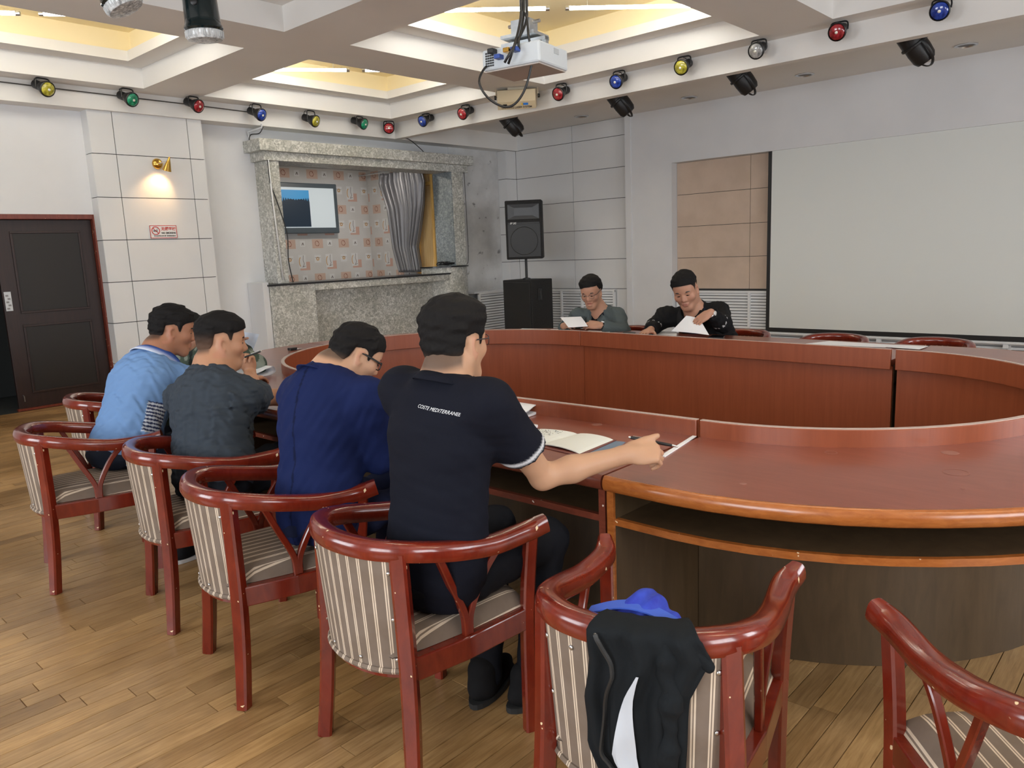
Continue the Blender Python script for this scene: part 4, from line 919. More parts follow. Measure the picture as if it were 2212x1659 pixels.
def hand(w, f, n, right, curl=(.35, .35, .3), spread=.0, thumb=(.55, .75, -.25), tc=.3, s=1.0, per=None):
    """palm, four fingers of unequal length bent at the knuckles, thumb from the side of the palm"""
    f = norm(f); n = np.array(n, float); n = norm(n-f*np.dot(n, f)); t = np.cross(n, f)*(1 if right else -1)
    M = np.array([f, t, n]); P = [ell(w+f*.046*s, (.054*s, .041*s, .016*s), M, .012), cone(w-f*.01, w+f*.03*s, .024*s, .022*s, .015), ell(w+f*.03*s+t*.025*s-n*.006*s, (.032*s, .016*s, .014*s), M, .010)]
    for i, (o, L, r) in enumerate(((.029, .072, .0090), (.0095, .080, .0093), (-.0105, .074, .0088), (-.029, .058, .0078))):
        kn = w+(f*(.086-.004*abs(i-1))+t*o)*s; P.append(cone(w+(f*.03+t*o*.6)*s, kn, .012*s, .0105*s, .008)); d = norm(f+t*spread*(1.5-i)*.12); a = 0.0; c_ = per[i] if per else 1.0
        for j, (fr, cu) in enumerate(zip((.45, .30, .25), curl)):
            a += cu*c_; dd = norm(d*math.cos(a)-n*math.sin(a)); k2 = kn+dd*L*fr*s; P.append(cone(kn, k2, r*s*(1-.07*j), r*s*(.93-.08*j), .003)); kn = k2
    b = w+(f*.022+t*.026)*s; d = norm(f*thumb[0]+t*thumb[1]+n*thumb[2]); k1 = b+d*.046*s; d2 = norm(d*math.cos(tc)+f*math.sin(tc)); k2 = k1+d2*.034*s
    P += [cone(b, k1, .0135*s, .0115*s, .006), cone(k1, k2, .0112*s, .0088*s, .003)]
    return P
def head_prims(c, f, u, s=1.0, fat=0.0, ears=True, mouth_open=0.0):
    F, L, U = frame(f, u); M = np.array([F, L, U])
    def p(x, y, z): return c+(F*x*.95+L*y*.93+U*z)*s
    g = 1+fat
    P = [ell(p(-.014, 0, .036), np.array((.091, .0715, .085))*s, M, .02), ell(p(.022, 0, -.018), np.array((.067, .060*g, .082))*s, M, .04), ell(p(.03, 0, .045), np.array((.062, .061, .057))*s, M, .03),
         cone(p(.058, -.012, -.100), p(.058, .012, -.100), .021*s, .021*s, .03), cone(p(-.01, .056*g, -.045), p(.05, .02, -.092), .020*s, .019*s, .03), cone(p(-.01, -.056*g, -.045), p(.05, -.02, -.092), .020*s, .019*s, .03)]
    for y in (1, -1):
        P += [ell(p(.052, .040*y*g, -.022), np.array((.030, .028, .026))*s, M, .02), cone(p(.082, .012*y, .023), p(.072, .046*y, .020), .011*s, .009*s, .012)]
    for y in (1, -1): P.append(ell(p(.096, .031*y, .003), np.array((.014, .019, .010))*s, M, .012, op='s'))
    for y in (1, -1): P.append(ell(p(.0735, .031*y, .002), np.array((.0145, .017, .0115))*s, M, .005))
    P += [cone(p(.082, 0, .014), p(.103, 0, -.026), .0085*s, .0125*s, .012), cone(p(.094, .012, -.032), p(.094, -.012, -.032), .0088*s, .0088*s, .007)]
    mo = mouth_open*.008
    P += [cone(p(.083, -.020, -.0585), p(.083, .020, -.0585), .0065*s, .0065*s, .006), cone(p(.090, -.008, -.0555), p(.090, .008, -.0555), .0066*s, .0066*s, .006), cone(p(.086, -.012, -.0695-mo), p(.086, .012, -.0695-mo), .0080*s, .0080*s, .006),
          cone(p(.100, -.024, -.0625-mo*.4), p(.100, .024, -.0625-mo*.4), (.0045+mo)*s, (.0045+mo)*s, .003, op='s')]
    if ears:
        for y in (1, -1):
            E = np.array([norm(F*.94+L*y*.30+U*.1), norm(L*y*.95-F*.30), U]); E[2] = np.cross(E[0], E[1])
            P += [ell(p(-.012, .081*y, -.004), np.array((.021, .0085, .034))*s, E, .006), ell(p(-.010, .076*y, -.034), np.array((.012, .008, .014))*s, E, .006), ell(p(-.001, .088*y, -.004), np.array((.0105, .009, .020))*s, E, .004, op='s')]
    return P, p, (F, L, U)
SKIN = vcol('skin', .48, .35, sub=.12); HAIRM = vcol('hair', .75, .12, b=.5, bscale=160); CLOTH = vcol('woven_cloth', .85, .15, b=.12, bscale=420)
EYEW = mat('eye_white', (.62, .60, .57), .25); EYED = mat('eye_dark', (.015, .010, .008), .15)
def local(V, c, fr, s): d = (V-c)/s; return d @ fr[0], d @ fr[1], d @ fr[2]
def smst(x, a, b): t = np.clip((x-a)/(b-a), 0, 1); return t*t*(3-2*t)
def person(key, label, J, o):
    """J: joints in metres; o: options"""
    root = thing('person', label, 'person', (J['pelvis'][0], J['pelvis'][1], 0))
    s = o.get('hs', 1.0); hc = np.array(J['head']); P, hp, fr = head_prims(hc, o['f'], o['u'], s, o.get('fat', 0), mouth_open=o.get('mouth', 0))
    N, PV = np.array(J['neck']), np.array(J['pelvis']); Ls, Rs, Le, Re, Lw, Rw = [np.array(J[k]) for k in ('ls', 'rs', 'le', 're', 'lw', 'rw')]
    lat = norm(Ls-Rs); up = norm((N-PV)); fw = norm(np.cross(lat, up)); up = np.cross(fw, lat); TM = np.array([fw, lat, up]); b = o.get('bulk', 1.0); Lt = np.linalg.norm(N-PV)
    nk = hp(-.030, 0, -.055); nr = .052*o.get('nk', 1.0)
    h = o.get('h', .005)
    body = P+[cone(nk, lerp(nk, N, .6), nr*s, nr*1.03, .03), cone(lerp(nk, N, .6), N-up*.05+fw*.02, nr*1.03, nr*1.25, .04), ell(lerp(PV, N, .70), (.085*b, .13*b, .17), TM, .06), ell(lerp(PV, N, .3), (.085*b, .12*b, .17), TM, .06),
              cone(N-up*.05, Ls-up*.01, .045, .045, .04), cone(N-up*.05, Rs-up*.01, .045, .045, .04)]
    ab = o.get('arm', 1.0)
    for S_, E_, W_ in ((Ls, Le, Lw), (Rs, Re, Rw)):
        body += [cone(S_, lerp(S_, E_, .5), .047*ab, .044*ab, .03), cone(lerp(S_, E_, .5), E_, .044*ab, .036*ab, .02), cone(E_, lerp(E_, W_, .35), .036*ab, .038*ab, .02), cone(lerp(E_, W_, .35), W_, .038*ab, .0255*ab, .02)]
    body += hand(Lw, *o['lh'][:2], False, **o['lh'][2]) if o.get('lh') else []
    body += hand(Rw, *o['rh'][:2], True, **o['rh'][2]) if o.get('rh') else []
    sk = np.array(o['skin']); hair = np.array(o.get('hair', (.012, .011, .011))); hl = o['hairline']
    def hmask(V):
        x, y, z = local(V, hc, fr, s); return hl(x, y, z)
    def skincol(V):
        x, y, z = local(V, hc, fr, s); c = np.tile(sk, (len(V), 1)).astype(float)
        lip = (np.exp(-((z+.0615)/.0085)**2)*np.exp(-(y/.021)**4)*(x > .072)); c = c*(1-lip[:, None]*.75)+np.array((.36, .115, .095))*lip[:, None]*.75
        red = np.exp(-((x-.06)/.03)**2-((abs(y)-.045)/.025)**2-((z+.02)/.025)**2)*.25+np.exp(-((x-.105)/.02)**2-(y/.018)**2-((z+.03)/.018)**2)*.25+.35*(np.abs(y) > .079)*(np.abs(x+.01) < .04)*(np.abs(z+.01) < .05)
        c = c*(1-red[:, None])+np.array((.48, .19, .13))*red[:, None]
        st = smst(hmask(V), -.012, .016)*(np.abs(x)+np.abs(y)+np.abs(z) < .4); c = c*(1-st[:, None])+(hair*1.3+sk*.24)*st[:, None]      # stubble toward the hair line
        return c
    bo = sdf_obj('body', body, h, SKIN, root, skincol, it=1)
    # hair: shell of the skull cut by the hair line
    HP, _, _ = head_prims(hc, o['f'], o['u'], s, 0, ears=False); M = np.array(fr); th = o.get('ht', .012); tt = o.get('htop', .012)
    hh = o.get('hh', .004); D, lo, ax = field([dict(q, k=q['k']) for q in HP[:3]]+[ell(hp(-.040, 0, -.012), np.array((.062, .061, .075))*s, M, .03)], hh)
    pad = 5; D = np.pad(D, pad, constant_values=.2); lo = lo-pad*hh; ax = [lo[i]+hh*np.arange(D.shape[i]) for i in range(3)]
    X, Y, Z = np.meshgrid(*ax, indexing='ij'); V = np.stack([X, Y, Z], -1).reshape(-1, 3)
    x, y, z = local(V, hc, fr, s); m = hl(x, y, z).reshape(D.shape)
    r = np.random.RandomState(5); nz = 0
    for i in range(6):
        k = r.normal(size=3)*75*(1+.55*i); nz = nz+np.sin(V @ k+r.uniform(0, 6))/(1+.6*i)
    zz_ = z.reshape(D.shape); f0, f1 = o.get('fade', (-.2, -.1)); thick = .0018+(th*smst(m, .0, .055)*(.25+.75*np.maximum(smst(zz_, f0, f1+.02), smst(x.reshape(D.shape), .05, .07)))+tt*smst(z.reshape(D.shape), .02, .10))*s
    D = (D-thick+nz.reshape(D.shape)*o.get('hn', .0016)*smst(m, 0, .05)).astype(np.float32)
    D = np.maximum(D, -m.astype(np.float32)*.9)
    Vh, Fh = surfnet(D, lo, hh); Vh = relax(Vh, Fh, 1)
    me = bpy.data.meshes.new('hair'); bs = np.array(root['_base']); me.from_pydata((Vh-bs).tolist(), [], Fh.tolist()); me.polygons.foreach_set('use_smooth', [True]*len(me.polygons)); me.materials.append(HAIRM)
    ho = bpy.data.objects.new('hair', me); COL.objects.link(ho); ho.parent = root; ho['_base'] = tuple(bs)
    lx, ly, lz = local(Vh, hc, fr, s); fade = np.maximum(smst(lz, *o['fade']), smst(lx, .05, .07)) if o.get('fade') else np.ones(len(Vh)); setcol(ho, (hair*fade[:, None]+(hair*1.3+sk*.22)*(1-fade[:, None])))
    # eyes, brows
    for yy in (1, -1):
        e = MB(); q_ = np.linspace(-1, 1, 7); e.tube([hp(.0885-.005*a_*a_, .031*yy+.0140*a_, -.0015+.0018*(1-a_*a_)) for a_ in q_], [.0026*s]*7, 6, ry=[.0042*s*(1-.75*abs(a_)) for a_ in q_]); e.build('eye', EYED, root, smooth=True)
        e = MB(); P_ = [hp(.0925+.001*(1-abs(q))-(.012 if q*yy > 0 else -.001)*abs(q)**1.3, .032*yy+.020*q, .0225+.0035*(1-q*q)) for q in np.linspace(-1, 1, 9)]; e.tube(P_, [.0030*s*(1-.6*abs(q)) for q in np.linspace(-1, 1, 9)], 6, ry=[.0046*s*(1-.5*abs(q)) for q in np.linspace(-1, 1, 9)]); e.build('eyebrow', EYED, root, smooth=True)
    # clothes
    gar = o['garment']; gh = o.get('gh', .007); off = gar.get('off', .010)
    tor = [ell(lerp(PV, N, .71)-fw*.005, (.105*b+off, .155*b+off, .165), TM, .06), ell(lerp(PV, N, .42), (.105*b+off, .145*b+off, .20), TM, .06), ell(lerp(PV, N, .12), (.115*b+off, .152*b+off, .17), TM, .06, clip=[(PV+up*gar.get('hem', -.10), -up)]),
           cone(N-up*.055, Ls-up*.005, .055+off*.5, .048+off, .05), cone(N-up*.055, Rs-up*.005, .055+off*.5, .048+off, .05)]
    if o.get('belly'): tor.append(ell(lerp(PV, N, .30)+fw*.05, (.11, .14, .14), TM, .06))
    sl = gar['sleeve']; sr = gar.get('sr', .058)
    for S_, E_, W_ in ((Ls, Le, Lw), (Rs, Re, Rw)):
        if sl <= 1:
            C_ = lerp(S_, E_, sl); d = norm(E_-S_); tor.append(cone(S_-d*.01, C_+d*.03, .054+off, sr, .045, clip=[(C_, d)]))
        else:
            C_ = lerp(E_, W_, sl-1); d = norm(W_-E_); tor += [cone(S_, E_, .054+off, .050+off*.6, .045), cone(E_, C_+d*.03, .050+off*.6, gar.get('cuff', .040), .02, clip=[(C_, d)])]
    nd = norm(nk-N+fw*.0); tor.append(cone(N+nd*.035+fw*.015, N+nd*.16+fw*.01, nr*1.04+.004, nr*1.3+.01, .008, op='s'))
    if gar.get('open'):
        for q in gar['open'](N, PV, fw, lat, up): tor.append(q)
    go = sdf_obj(gar['name'], tor, gh, gar.get('mat', CLOTH), root, (lambda V: gar['col'](V, N, PV, fw, lat, up)) if 'col' in gar else None, folds=foldfn(gar.get('amp', .006), gar.get('freq', 34), lat*.35+up*.9+fw*.25*0, o.get('seed', 1)), it=2, label=gar.get('label'))
    if gar.get('inner'):
        ip = [ell(lerp(PV, N, .72), (.116*b, .142*b, .165), TM, .06), ell(lerp(PV, N, .42), (.112*b, .135*b, .19), TM, .06), cone(N-up*.04, lerp(N, Ls, .7)-up*.02, .05, .04, .05), cone(N-up*.04, lerp(N, Rs, .7)-up*.02, .05, .04, .05), cone(N+nd*.03+fw*.015, N+nd*.14+fw*.03, nr*1.04+.004, nr*1.3+.015, .008, op='s')]
        ip.append(cone(N+fw*.13+up*.0, N+fw*.16-up*.07, .022, .002, .004, op='s'))
        sdf_obj('undershirt', ip, gh, CLOTH, root, lambda V: gar['incol'](V, N, PV, fw, lat, up), it=2)
    # collar band
    if gar.get('collar'):
        cr = gar['collar']; n = 40; a0 = cr.get('gap', .35); A = []; Bq = []; th_ = np.linspace(a0, 2*PI-a0, n)
        for t in th_:
            e = fw*math.cos(t)+lat*math.sin(t); bk = .5-.5*math.cos(t)
            cb = N+fw*.012+nd*cr.get('lift', .004); hgt = cr['h']*(.75+.25*bk); drop = (1-bk)*cr.get('drop', .05)
            A.append(cb+e*(nr*1.12+.005)+nd*hgt-up*drop+fw*drop*.9); Bq.append(cb+e*(nr*1.12+.016+cr.get('flare', .012))-nd*.022-up*drop*1.25+fw*drop*1.1)
        mid_ = [(a+b_)/2+norm(a-b_+fw*0)*0+norm(a-(N+fw*.012))*.006 for a, b_ in zip(A, Bq)]
        inn = [a-(a-b_)*.25-norm(a-(N+nd*np.dot(a-N, nd)))*.012 for a, b_ in zip(A, Bq)]
        g = MB(); g.grid([inn, A, mid_, Bq]); co = g.build('collar', CLOTH, root, smooth=True, sharp=False)
        setcol(co, np.repeat([cr.get('c0', cr['c']), cr['c'], cr.get('c1', cr['c']), cr.get('c2', cr['c'])], n, axis=0)); sd = co.modifiers.new('solid', 'SOLIDIFY'); sd.thickness = .003; sd.offset = 0
    # trousers, shoes
    tc = o.get('trousers', (.012, .013, .018)); K = [np.array(J[k]) for k in ('lk', 'rk')]; A_ = [np.array(J[k]) for k in ('la', 'ra')]
    tr = [ell(PV+np.array([0, 0, .03]), (.120*b, .148*b, .080), np.array([norm(fw*np.array([1, 1, 0])), norm(lat*np.array([1, 1, 0])), (0, 0, 1.)]), .04)]
    for sg_, k_, a_ in ((1, K[0], A_[0]), (-1, K[1], A_[1])):
        hpj = PV+lat*.075*sg_+np.array([0, 0, .028])+fw*.03; tr += [cone(hpj, k_, .076, .060, .04), cone(k_, a_, .060, .048, .03, clip=[(a_-np.array([0, 0, .01]), (0, 0, -1))])]
    sdf_obj('trousers', tr, .009, CLOTH, root, lambda V: np.tile(np.array(tc), (len(V), 1)), folds=foldfn(.005, 40, fw, 9), it=2)
    for k_, a_ in zip(K, A_):
        ff = norm(np.array([(k_-PV)[0], (k_-PV)[1], 0])); q = np.array([a_[0], a_[1], 0]); SM = np.array([ff, np.cross((0, 0, 1), ff), (0, 0, 1)])
        sh = sdf_obj('shoe', [ell(q+ff*.05+np.array([0, 0, .042]), (.135, .046, .04), SM, .02, clip=[(q+np.array([0, 0, .016]), (0, 0, -1))]), cone(q+np.array([0, 0, .05])-ff*.02, q+np.array([0, 0, .10])-ff*.02, .044, .046, .03)], .006, CLOTH, root, lambda V: np.tile(np.array(o.get('shoe', (.012, .012, .013))), (len(V), 1)))
        so = MB().prism([q+ff*(.05+.142*math.cos(t))+SM[1]*.050*math.sin(t)+np.array([0, 0, .001]) for t in np.linspace(0, 2*PI, 24, endpoint=False)], (0, 0, .018)).build('sole', mat('sole_'+key, o.get('sole', (.02, .02, .02)), .7), sh)
    # glasses
    if o.get('glasses'):
        gm, thick = o['glasses']; g = MB()
        for y in (1, -1):
            Pq = [hp(.101-.004*abs(a_), .033*y+.0225*a_, .000+.0155*b_) for a_, b_ in [(np.sign(math.cos(t))*abs(math.cos(t))**.55, np.sign(math.sin(t))*abs(math.sin(t))**.55) for t in np.linspace(0, 2*PI, 25)]]
            g.tube(Pq, thick, 6, cap=False); g.tube(smoothpath([hp(.097, .056*y, .008), hp(.06, .078*y, .010), hp(-.005, .083*y, .014), hp(-.022, .082*y, .010)], 6), thick*1.15, 6, ry=thick*1.6)
        g.tube([hp(.103, .010, .004), hp(.107, 0, .006), hp(.103, -.010, .004)], thick, 6); g.build('eyeglasses', gm, root, smooth=True)
    if o.get('watch'):
        E_, W_ = (Le, Lw) if o['watch'] == 'l' else (Re, Rw); d = norm(W_-E_); c = lerp(E_, W_, .93); wb = MB().lathe([(.029, -.009), (.032, -.007), (.032, .007), (.029, .009)], c, d, 20, cap=False).build('watch_strap', METAL if o.get('wm') else BLACKP, root, smooth=True)
        n_ = o.get('wn', np.array([0, 0, 1.])); n_ = norm(n_-d*np.dot(n_, d)); MB().lathe([(.017, 0), (.017, .007), (.013, .009)], c+n_*.029, n_, 18).build('watch_face', mat('watch_white', (.7, .7, .68), .25, .3), wb, smooth=True)
    return root, go, dict(N=N, PV=PV, fw=fw, lat=lat, up=up, hp=hp, body=bo)
def solid(c): return lambda V, *a: np.tile(np.array(c, float), (len(V), 1))
# hair lines: positive where hair grows (head coordinates: x forward, y left, z up)
def hl_crew(front=.055, back=-.055, ear=.012):
    def f(x, y, z):
        fr_ = z-front-.25*np.maximum(0, -x)*0
        a = np.where(x > .02, z-(front+(.0-(x-.02)*0)), 0)
        lim = np.interp(x, [-.12, -.065, -.047, -.038, 0, .016, .023, .033, .041, .055, .078, .11], [back, back+.010, ear-.018, ear+.026, ear+.034, ear+.026, ear-.004, ear-.004, ear+.030, front-.008, front, front+.010]); return z-lim
    return f

RIGHTV, AWAY = np.array([.676, -.736, 0]), np.array([.736, .676, 0])
def V3(*a): return np.array(a, float)
# ---- man in the black polo (nearest)
J = dict(pelvis=V3(1.345, 1.560, .50), neck=at(958, 805, x=1.385), head=at(984, 742, x=1.455), ls=V3(1.385, 1.69, 1.035), rs=V3(1.405, 1.37, 1.025), le=V3(1.655, 1.76, .86), re=at(1172, 1030, x=1.60), lw=V3(1.88, 1.77, .80), rw=at(1352, 982, z=.825),
         lk=V3(1.74, 1.69, .53), rk=V3(1.75, 1.48, .53), la=V3(1.60, 1.64, .06), ra=V3(1.66, 1.50, .06))
NAVY = (.0065, .0075, .014)
def armt(V, a, b):
    d = b-a; L = np.linalg.norm(d); t = (V-a) @ d/L; r = np.linalg.norm(V-a-np.outer(t, d/L), axis=1); return t/L, r
JD = J
def polocol(V, N, PV, fw, lat, up):
    c = np.tile(np.array(NAVY), (len(V), 1))
    for a, b in (('rs', 're'), ('ls', 'le')):
        t, r = armt(V, JD[a], JD[b]); m = (np.exp(-((t-.568)/.020)**4)*(r < .10))[:, None]; c = c*(1-m)+np.array((.62, .63, .66))*m
    return c
pD, gD, iD = person('d', 'man in a black polo shirt and glasses reaching right with a pen', J, dict(f=(.985, .12, .02), u=(.05, 0, 1), hs=.955, skin=(.50, .285, .175), hairline=hl_crew(.06, -.062, .0), ht=.007, htop=.018, hn=.0018, fade=(-.06, -.005), h=.0045, nk=1.0, arm=.98,
    garment=dict(name='polo_shirt', sleeve=.62, sr=.066, hem=-.045, col=polocol, amp=.0022, freq=55, collar=dict(h=.036, c=NAVY, gap=.5, flare=.016)), trousers=(.008, .009, .013), shoe=(.010, .010, .011),
    lh=(V3(.92, .05, -.18), V3(.1, .1, 1), dict(curl=(.35, .45, .35), spread=.6)), rh=(V3(.74, -.66, .06), V3(-.45, -.45, .77), dict(curl=(.95, 1.05, .6), thumb=(.95, .22, .12), tc=.15, s=1.04)), glasses=(mat('dark_steel_frame', (.12, .12, .13), .3, .9), .0012), seed=3, gh=.006))
# ---- man in the blue blazer
J = dict(pelvis=V3(1.42, 2.25, .49), neck=at(698, 790, x=1.52), head=at(769, 770, x=1.63), ls=at(650, 855, x=1.50), rs=at(795, 862, x=1.56), le=V3(1.72, 2.58, .80), re=at(822, 985, x=1.62), lw=V3(1.95, 2.45, .79), rw=V3(1.88, 2.12, .79),
         lk=V3(1.84, 2.36, .53), rk=V3(1.84, 2.12, .53), la=V3(1.78, 2.36, .06), ra=V3(1.78, 2.14, .06))
BLZ = (.0085, .016, .072)
def blzcol(V, N, PV, fw, lat, up):
    c = np.tile(np.array(BLZ), (len(V), 1)); d = V-PV; c[(np.abs(d @ lat) < .004) & (d @ fw < 0)] *= .45; return c
pC, gC, iC = person('c', 'man in a blue blazer and black glasses bent over his papers', J, dict(f=(.80, -.28, -.50), u=(.50, -.1, .85), hs=.90, skin=(.52, .30, .19), hairline=hl_crew(.055, -.06, .0), ht=.008, htop=.007, hn=.0022, fade=(-.06, -.01), nk=.95,
    garment=dict(name='blazer', sleeve=1.97, hem=-.045, col=blzcol, amp=.0030, freq=60, off=.016, cuff=.045, collar=dict(h=.026, c=BLZ, gap=.6, flare=.018, drop=.10)), trousers=(.010, .014, .04),
    lh=(V3(.9, -.3, -.1), V3(0, 0, 1), dict(curl=(.4, .5, .4))), rh=(V3(.9, .25, -.1), V3(0, 0, 1), dict(curl=(.6, .7, .5))), glasses=(BLACKP, .0022), seed=5, gh=.006))
# ---- man in the grey T-shirt
J = dict(pelvis=V3(1.44, 3.03, .49), neck=at(452, 795, x=1.56), head=at(480, 741, x=1.63), ls=at(392, 860, x=1.545), rs=at(528, 855, x=1.615), le=V3(1.98, 3.66, .775), re=at(570, 858, x=1.80), lw=at(540, 800, x=2.03), rw=V3(2.00, 3.00, .785),
         lk=V3(1.88, 3.16, .53), rk=V3(1.88, 2.92, .53), la=V3(1.80, 3.16, .06), ra=V3(1.80, 2.94, .06))
GRT = (.040, .050, .064)
pB, gB, iB = person('b', 'man in a dark grey T-shirt holding a pen to his mouth', J, dict(f=(.93, -.36, -.06), u=(.06, 0, 1), hs=.985, skin=(.45, .235, .14), hairline=hl_crew(.058, -.045, .018), ht=.006, htop=.016, hn=.0014, fade=(-.03, .060), nk=1.25, bulk=1.22, arm=1.1, fat=.06,
    garment=dict(name='t_shirt', sleeve=.66, sr=.074, hem=-.045, col=solid(GRT), amp=.0060, freq=85, off=.014, collar=dict(h=.006, c=GRT, gap=.02, flare=.006, drop=.02)), trousers=(.012, .014, .02),
    lh=(V3(-.25, -.30, .9), V3(.75, .5, .3), dict(curl=(.9, 1.0, .7), thumb=(.8, .5, -.3), s=1.05)), rh=(V3(.55, -.8, -.05), V3(0, 0, 1), dict(curl=(.3, .4, .3))), seed=8, gh=.006))
# ---- man in the light blue polo
J = dict(pelvis=V3(1.40, 3.93, .48), neck=at(330, 760, x=1.63), head=at(374, 717, x=1.74), ls=at(290, 830, x=1.62), rs=at(392, 818, x=1.72), le=V3(1.90, 4.30, .80), re=V3(1.92, 3.72, .79), lw=V3(2.08, 4.12, .775), rw=V3(2.10, 3.90, .775),
         lk=V3(1.83, 4.02, .53), rk=V3(1.83, 3.80, .53), la=V3(1.52, 3.60, .06), ra=V3(1.72, 3.78, .06))
LBL = np.array((.155, .275, .50))
def bluecol(V, N, PV, fw, lat, up):
    d = V-PV; a = d @ lat; f_ = d @ fw; z = d @ up; c = np.tile(LBL, (len(V), 1)); m = (a < -.150)*(f_ < .045)*(f_ > -.055)*(z > .12)*(z < .27); st = (np.sin(z*2*PI/.017) > 0)
    c[(m > 0) & st] = (.62, .66, .72); c[(m > 0) & ~st] = (.02, .03, .09); return c
pA, gA, iA = person('a', 'man in a light blue polo shirt with a dark blue collar, leaning forward', J, dict(f=(.90, -.38, -.16), u=(.15, 0, 1), hs=1.01, skin=(.36, .165, .095), hairline=hl_crew(.055, -.05, .005), ht=.008, htop=.012, hn=.0026, fade=(-.055, -.005), nk=1.2, bulk=1.15, fat=.05,
    garment=dict(name='polo_shirt', sleeve=.72, sr=.075, hem=-.045, col=bluecol, amp=.0050, freq=80, off=.014, collar=dict(h=.030, c=(.02, .07, .36), c0=(.02, .07, .36), c1=(.06, .12, .40), c2=(.65, .70, .80), gap=.5, flare=.02)), trousers=(.014, .018, .03), shoe=(.012, .012, .014), sole=(.7, .7, .7),
    lh=(V3(.9, -.3, 0), V3(0, 0, 1), dict()), rh=(V3(.9, .3, 0), V3(0, 0, 1), dict()), seed=11, gh=.006))
# ---- man in camouflage, mostly hidden
J = dict(pelvis=V3(1.78, 4.58, .49), neck=at(392, 790, x=2.06), head=at(404, 726, x=2.12), ls=V3(2.02, 4.62, .95), rs=V3(2.10, 4.26, .95), le=V3(2.20, 4.70, .80), re=V3(2.36, 4.26, .80), lw=V3(2.38, 4.55, .82), rw=at(500, 735, x=2.50),
         lk=V3(2.15, 4.60, .53), rk=V3(2.12, 4.38, .53), la=V3(2.05, 4.60, .06), ra=V3(2.05, 4.36, .06))
def camo(V, *a):
    n_ = np.zeros(len(V)); r = np.random.RandomState(2)
    for i in range(6): n_ += np.sin(V @ (r.normal(size=3)*45)+r.uniform(0, 6))
    c = np.zeros((len(V), 3)); c[:] = (.055, .075, .055); c[n_ > 1.2] = (.20, .22, .18); c[n_ < -1.2] = (.015, .02, .018); return c
pG, gG, iG = person('g', 'man in green camouflage behind the light blue polo, only his face edge and shoulder showing', J, dict(f=(.86, -.50, -.05), u=(.05, 0, 1), hs=1.06, skin=(.46, .25, .17), hairline=hl_crew(.055, -.05, .005), ht=.012, htop=.012, fade=(-.05, -.01),
    garment=dict(name='camouflage_jacket', sleeve=1.9, hem=-.045, col=camo, amp=.006, freq=30, collar=dict(h=.03, c=(.05, .07, .05), gap=.6)), trousers=(.03, .04, .03), lh=(V3(.9, -.3, .2), V3(0, 0, 1), dict()), rh=(V3(.4, -.4, .8), V3(.6, .4, .3), dict(curl=(.6, .7, .5))), glasses=(BLACKP, .0012), seed=13))
# ---- far man in the grey jacket
def vopen(wd, dp):
    def f(N, PV, fw, lat, up):
        L = []
        for t in np.linspace(0, 1, 9):
            L.append(cone(N+fw*.20-up*dp*t+up*.05, N+fw*.10-up*dp*t+up*.05, .002+wd*(1-t)**.8, .002+wd*(1-t)**.8, .004, op='s'))
        return L
    return f
def strip(V, N, PV, fw, lat, up):
    z = (V-PV) @ up; c = np.where((np.sin(z*2*PI/.030) > .3)[:, None], (.60, .60, .62), (.012, .013, .022)); c[(V-N) @ up > -.085] = (.012, .013, .02); return c
J = dict(pelvis=V3(5.50, 3.78, .47), neck=at(1295, 669, x=5.26), head=at(1277, 632, x=5.17), ls=at(1332, 685, x=5.30), rs=at(1250, 685, x=5.22), le=at(1345, 716, x=5.18), re=at(1222, 712, x=5.20), lw=at(1297, 703, x=5.02), rw=at(1218, 704, x=5.02),
         lk=V3(5.10, 3.66, .53), rk=V3(5.08, 3.90, .53), la=V3(5.15, 3.66, .06), ra=V3(5.15, 3.90, .06))
JK = (.085, .105, .110)
p1_, g1_, i1_ = person('f1', 'man in a grey jacket and glasses reading a held paper at the far table', J, dict(f=(-.905, -.30, -.30), u=(-.2, 0, 1), hs=1.05, skin=(.47, .25, .165), h=.0055,
    hairline=lambda x, y, z: np.where(x > .03, z-(.074-.45*np.maximum(0, -y-.02)-.30*np.maximum(0, y-.04)), z-np.interp(x, [-.12, -.05, -.02, .0, .03], [-.05, -.02, .0, .015, .055])), ht=.016, htop=.006, hn=.0012, mouth=1, bulk=1.0,
    garment=dict(name='jacket', sleeve=1.93, hem=-.045, col=solid(JK), amp=.005, freq=80, off=.020, cuff=.044, open=vopen(.075, .34), inner=True, incol=strip, collar=dict(h=.030, c=(.10, .123, .13), gap=.45, flare=.034, drop=.06, lift=.018)), trousers=(.02, .02, .025),
    lh=(V3(-.35, .85, .05), V3(-.6, -.2, .75), dict(curl=(.25, .45, .3), thumb=(.9, .3, -.1))), rh=(V3(-.35, -.75, .2), V3(-.7, .1, .6), dict(curl=(.5, .7, .5), thumb=(.9, .3, .1))), glasses=(mat('dark_steel_frame', (.12, .12, .13), .3, .9), .0013), watch='l', seed=21))
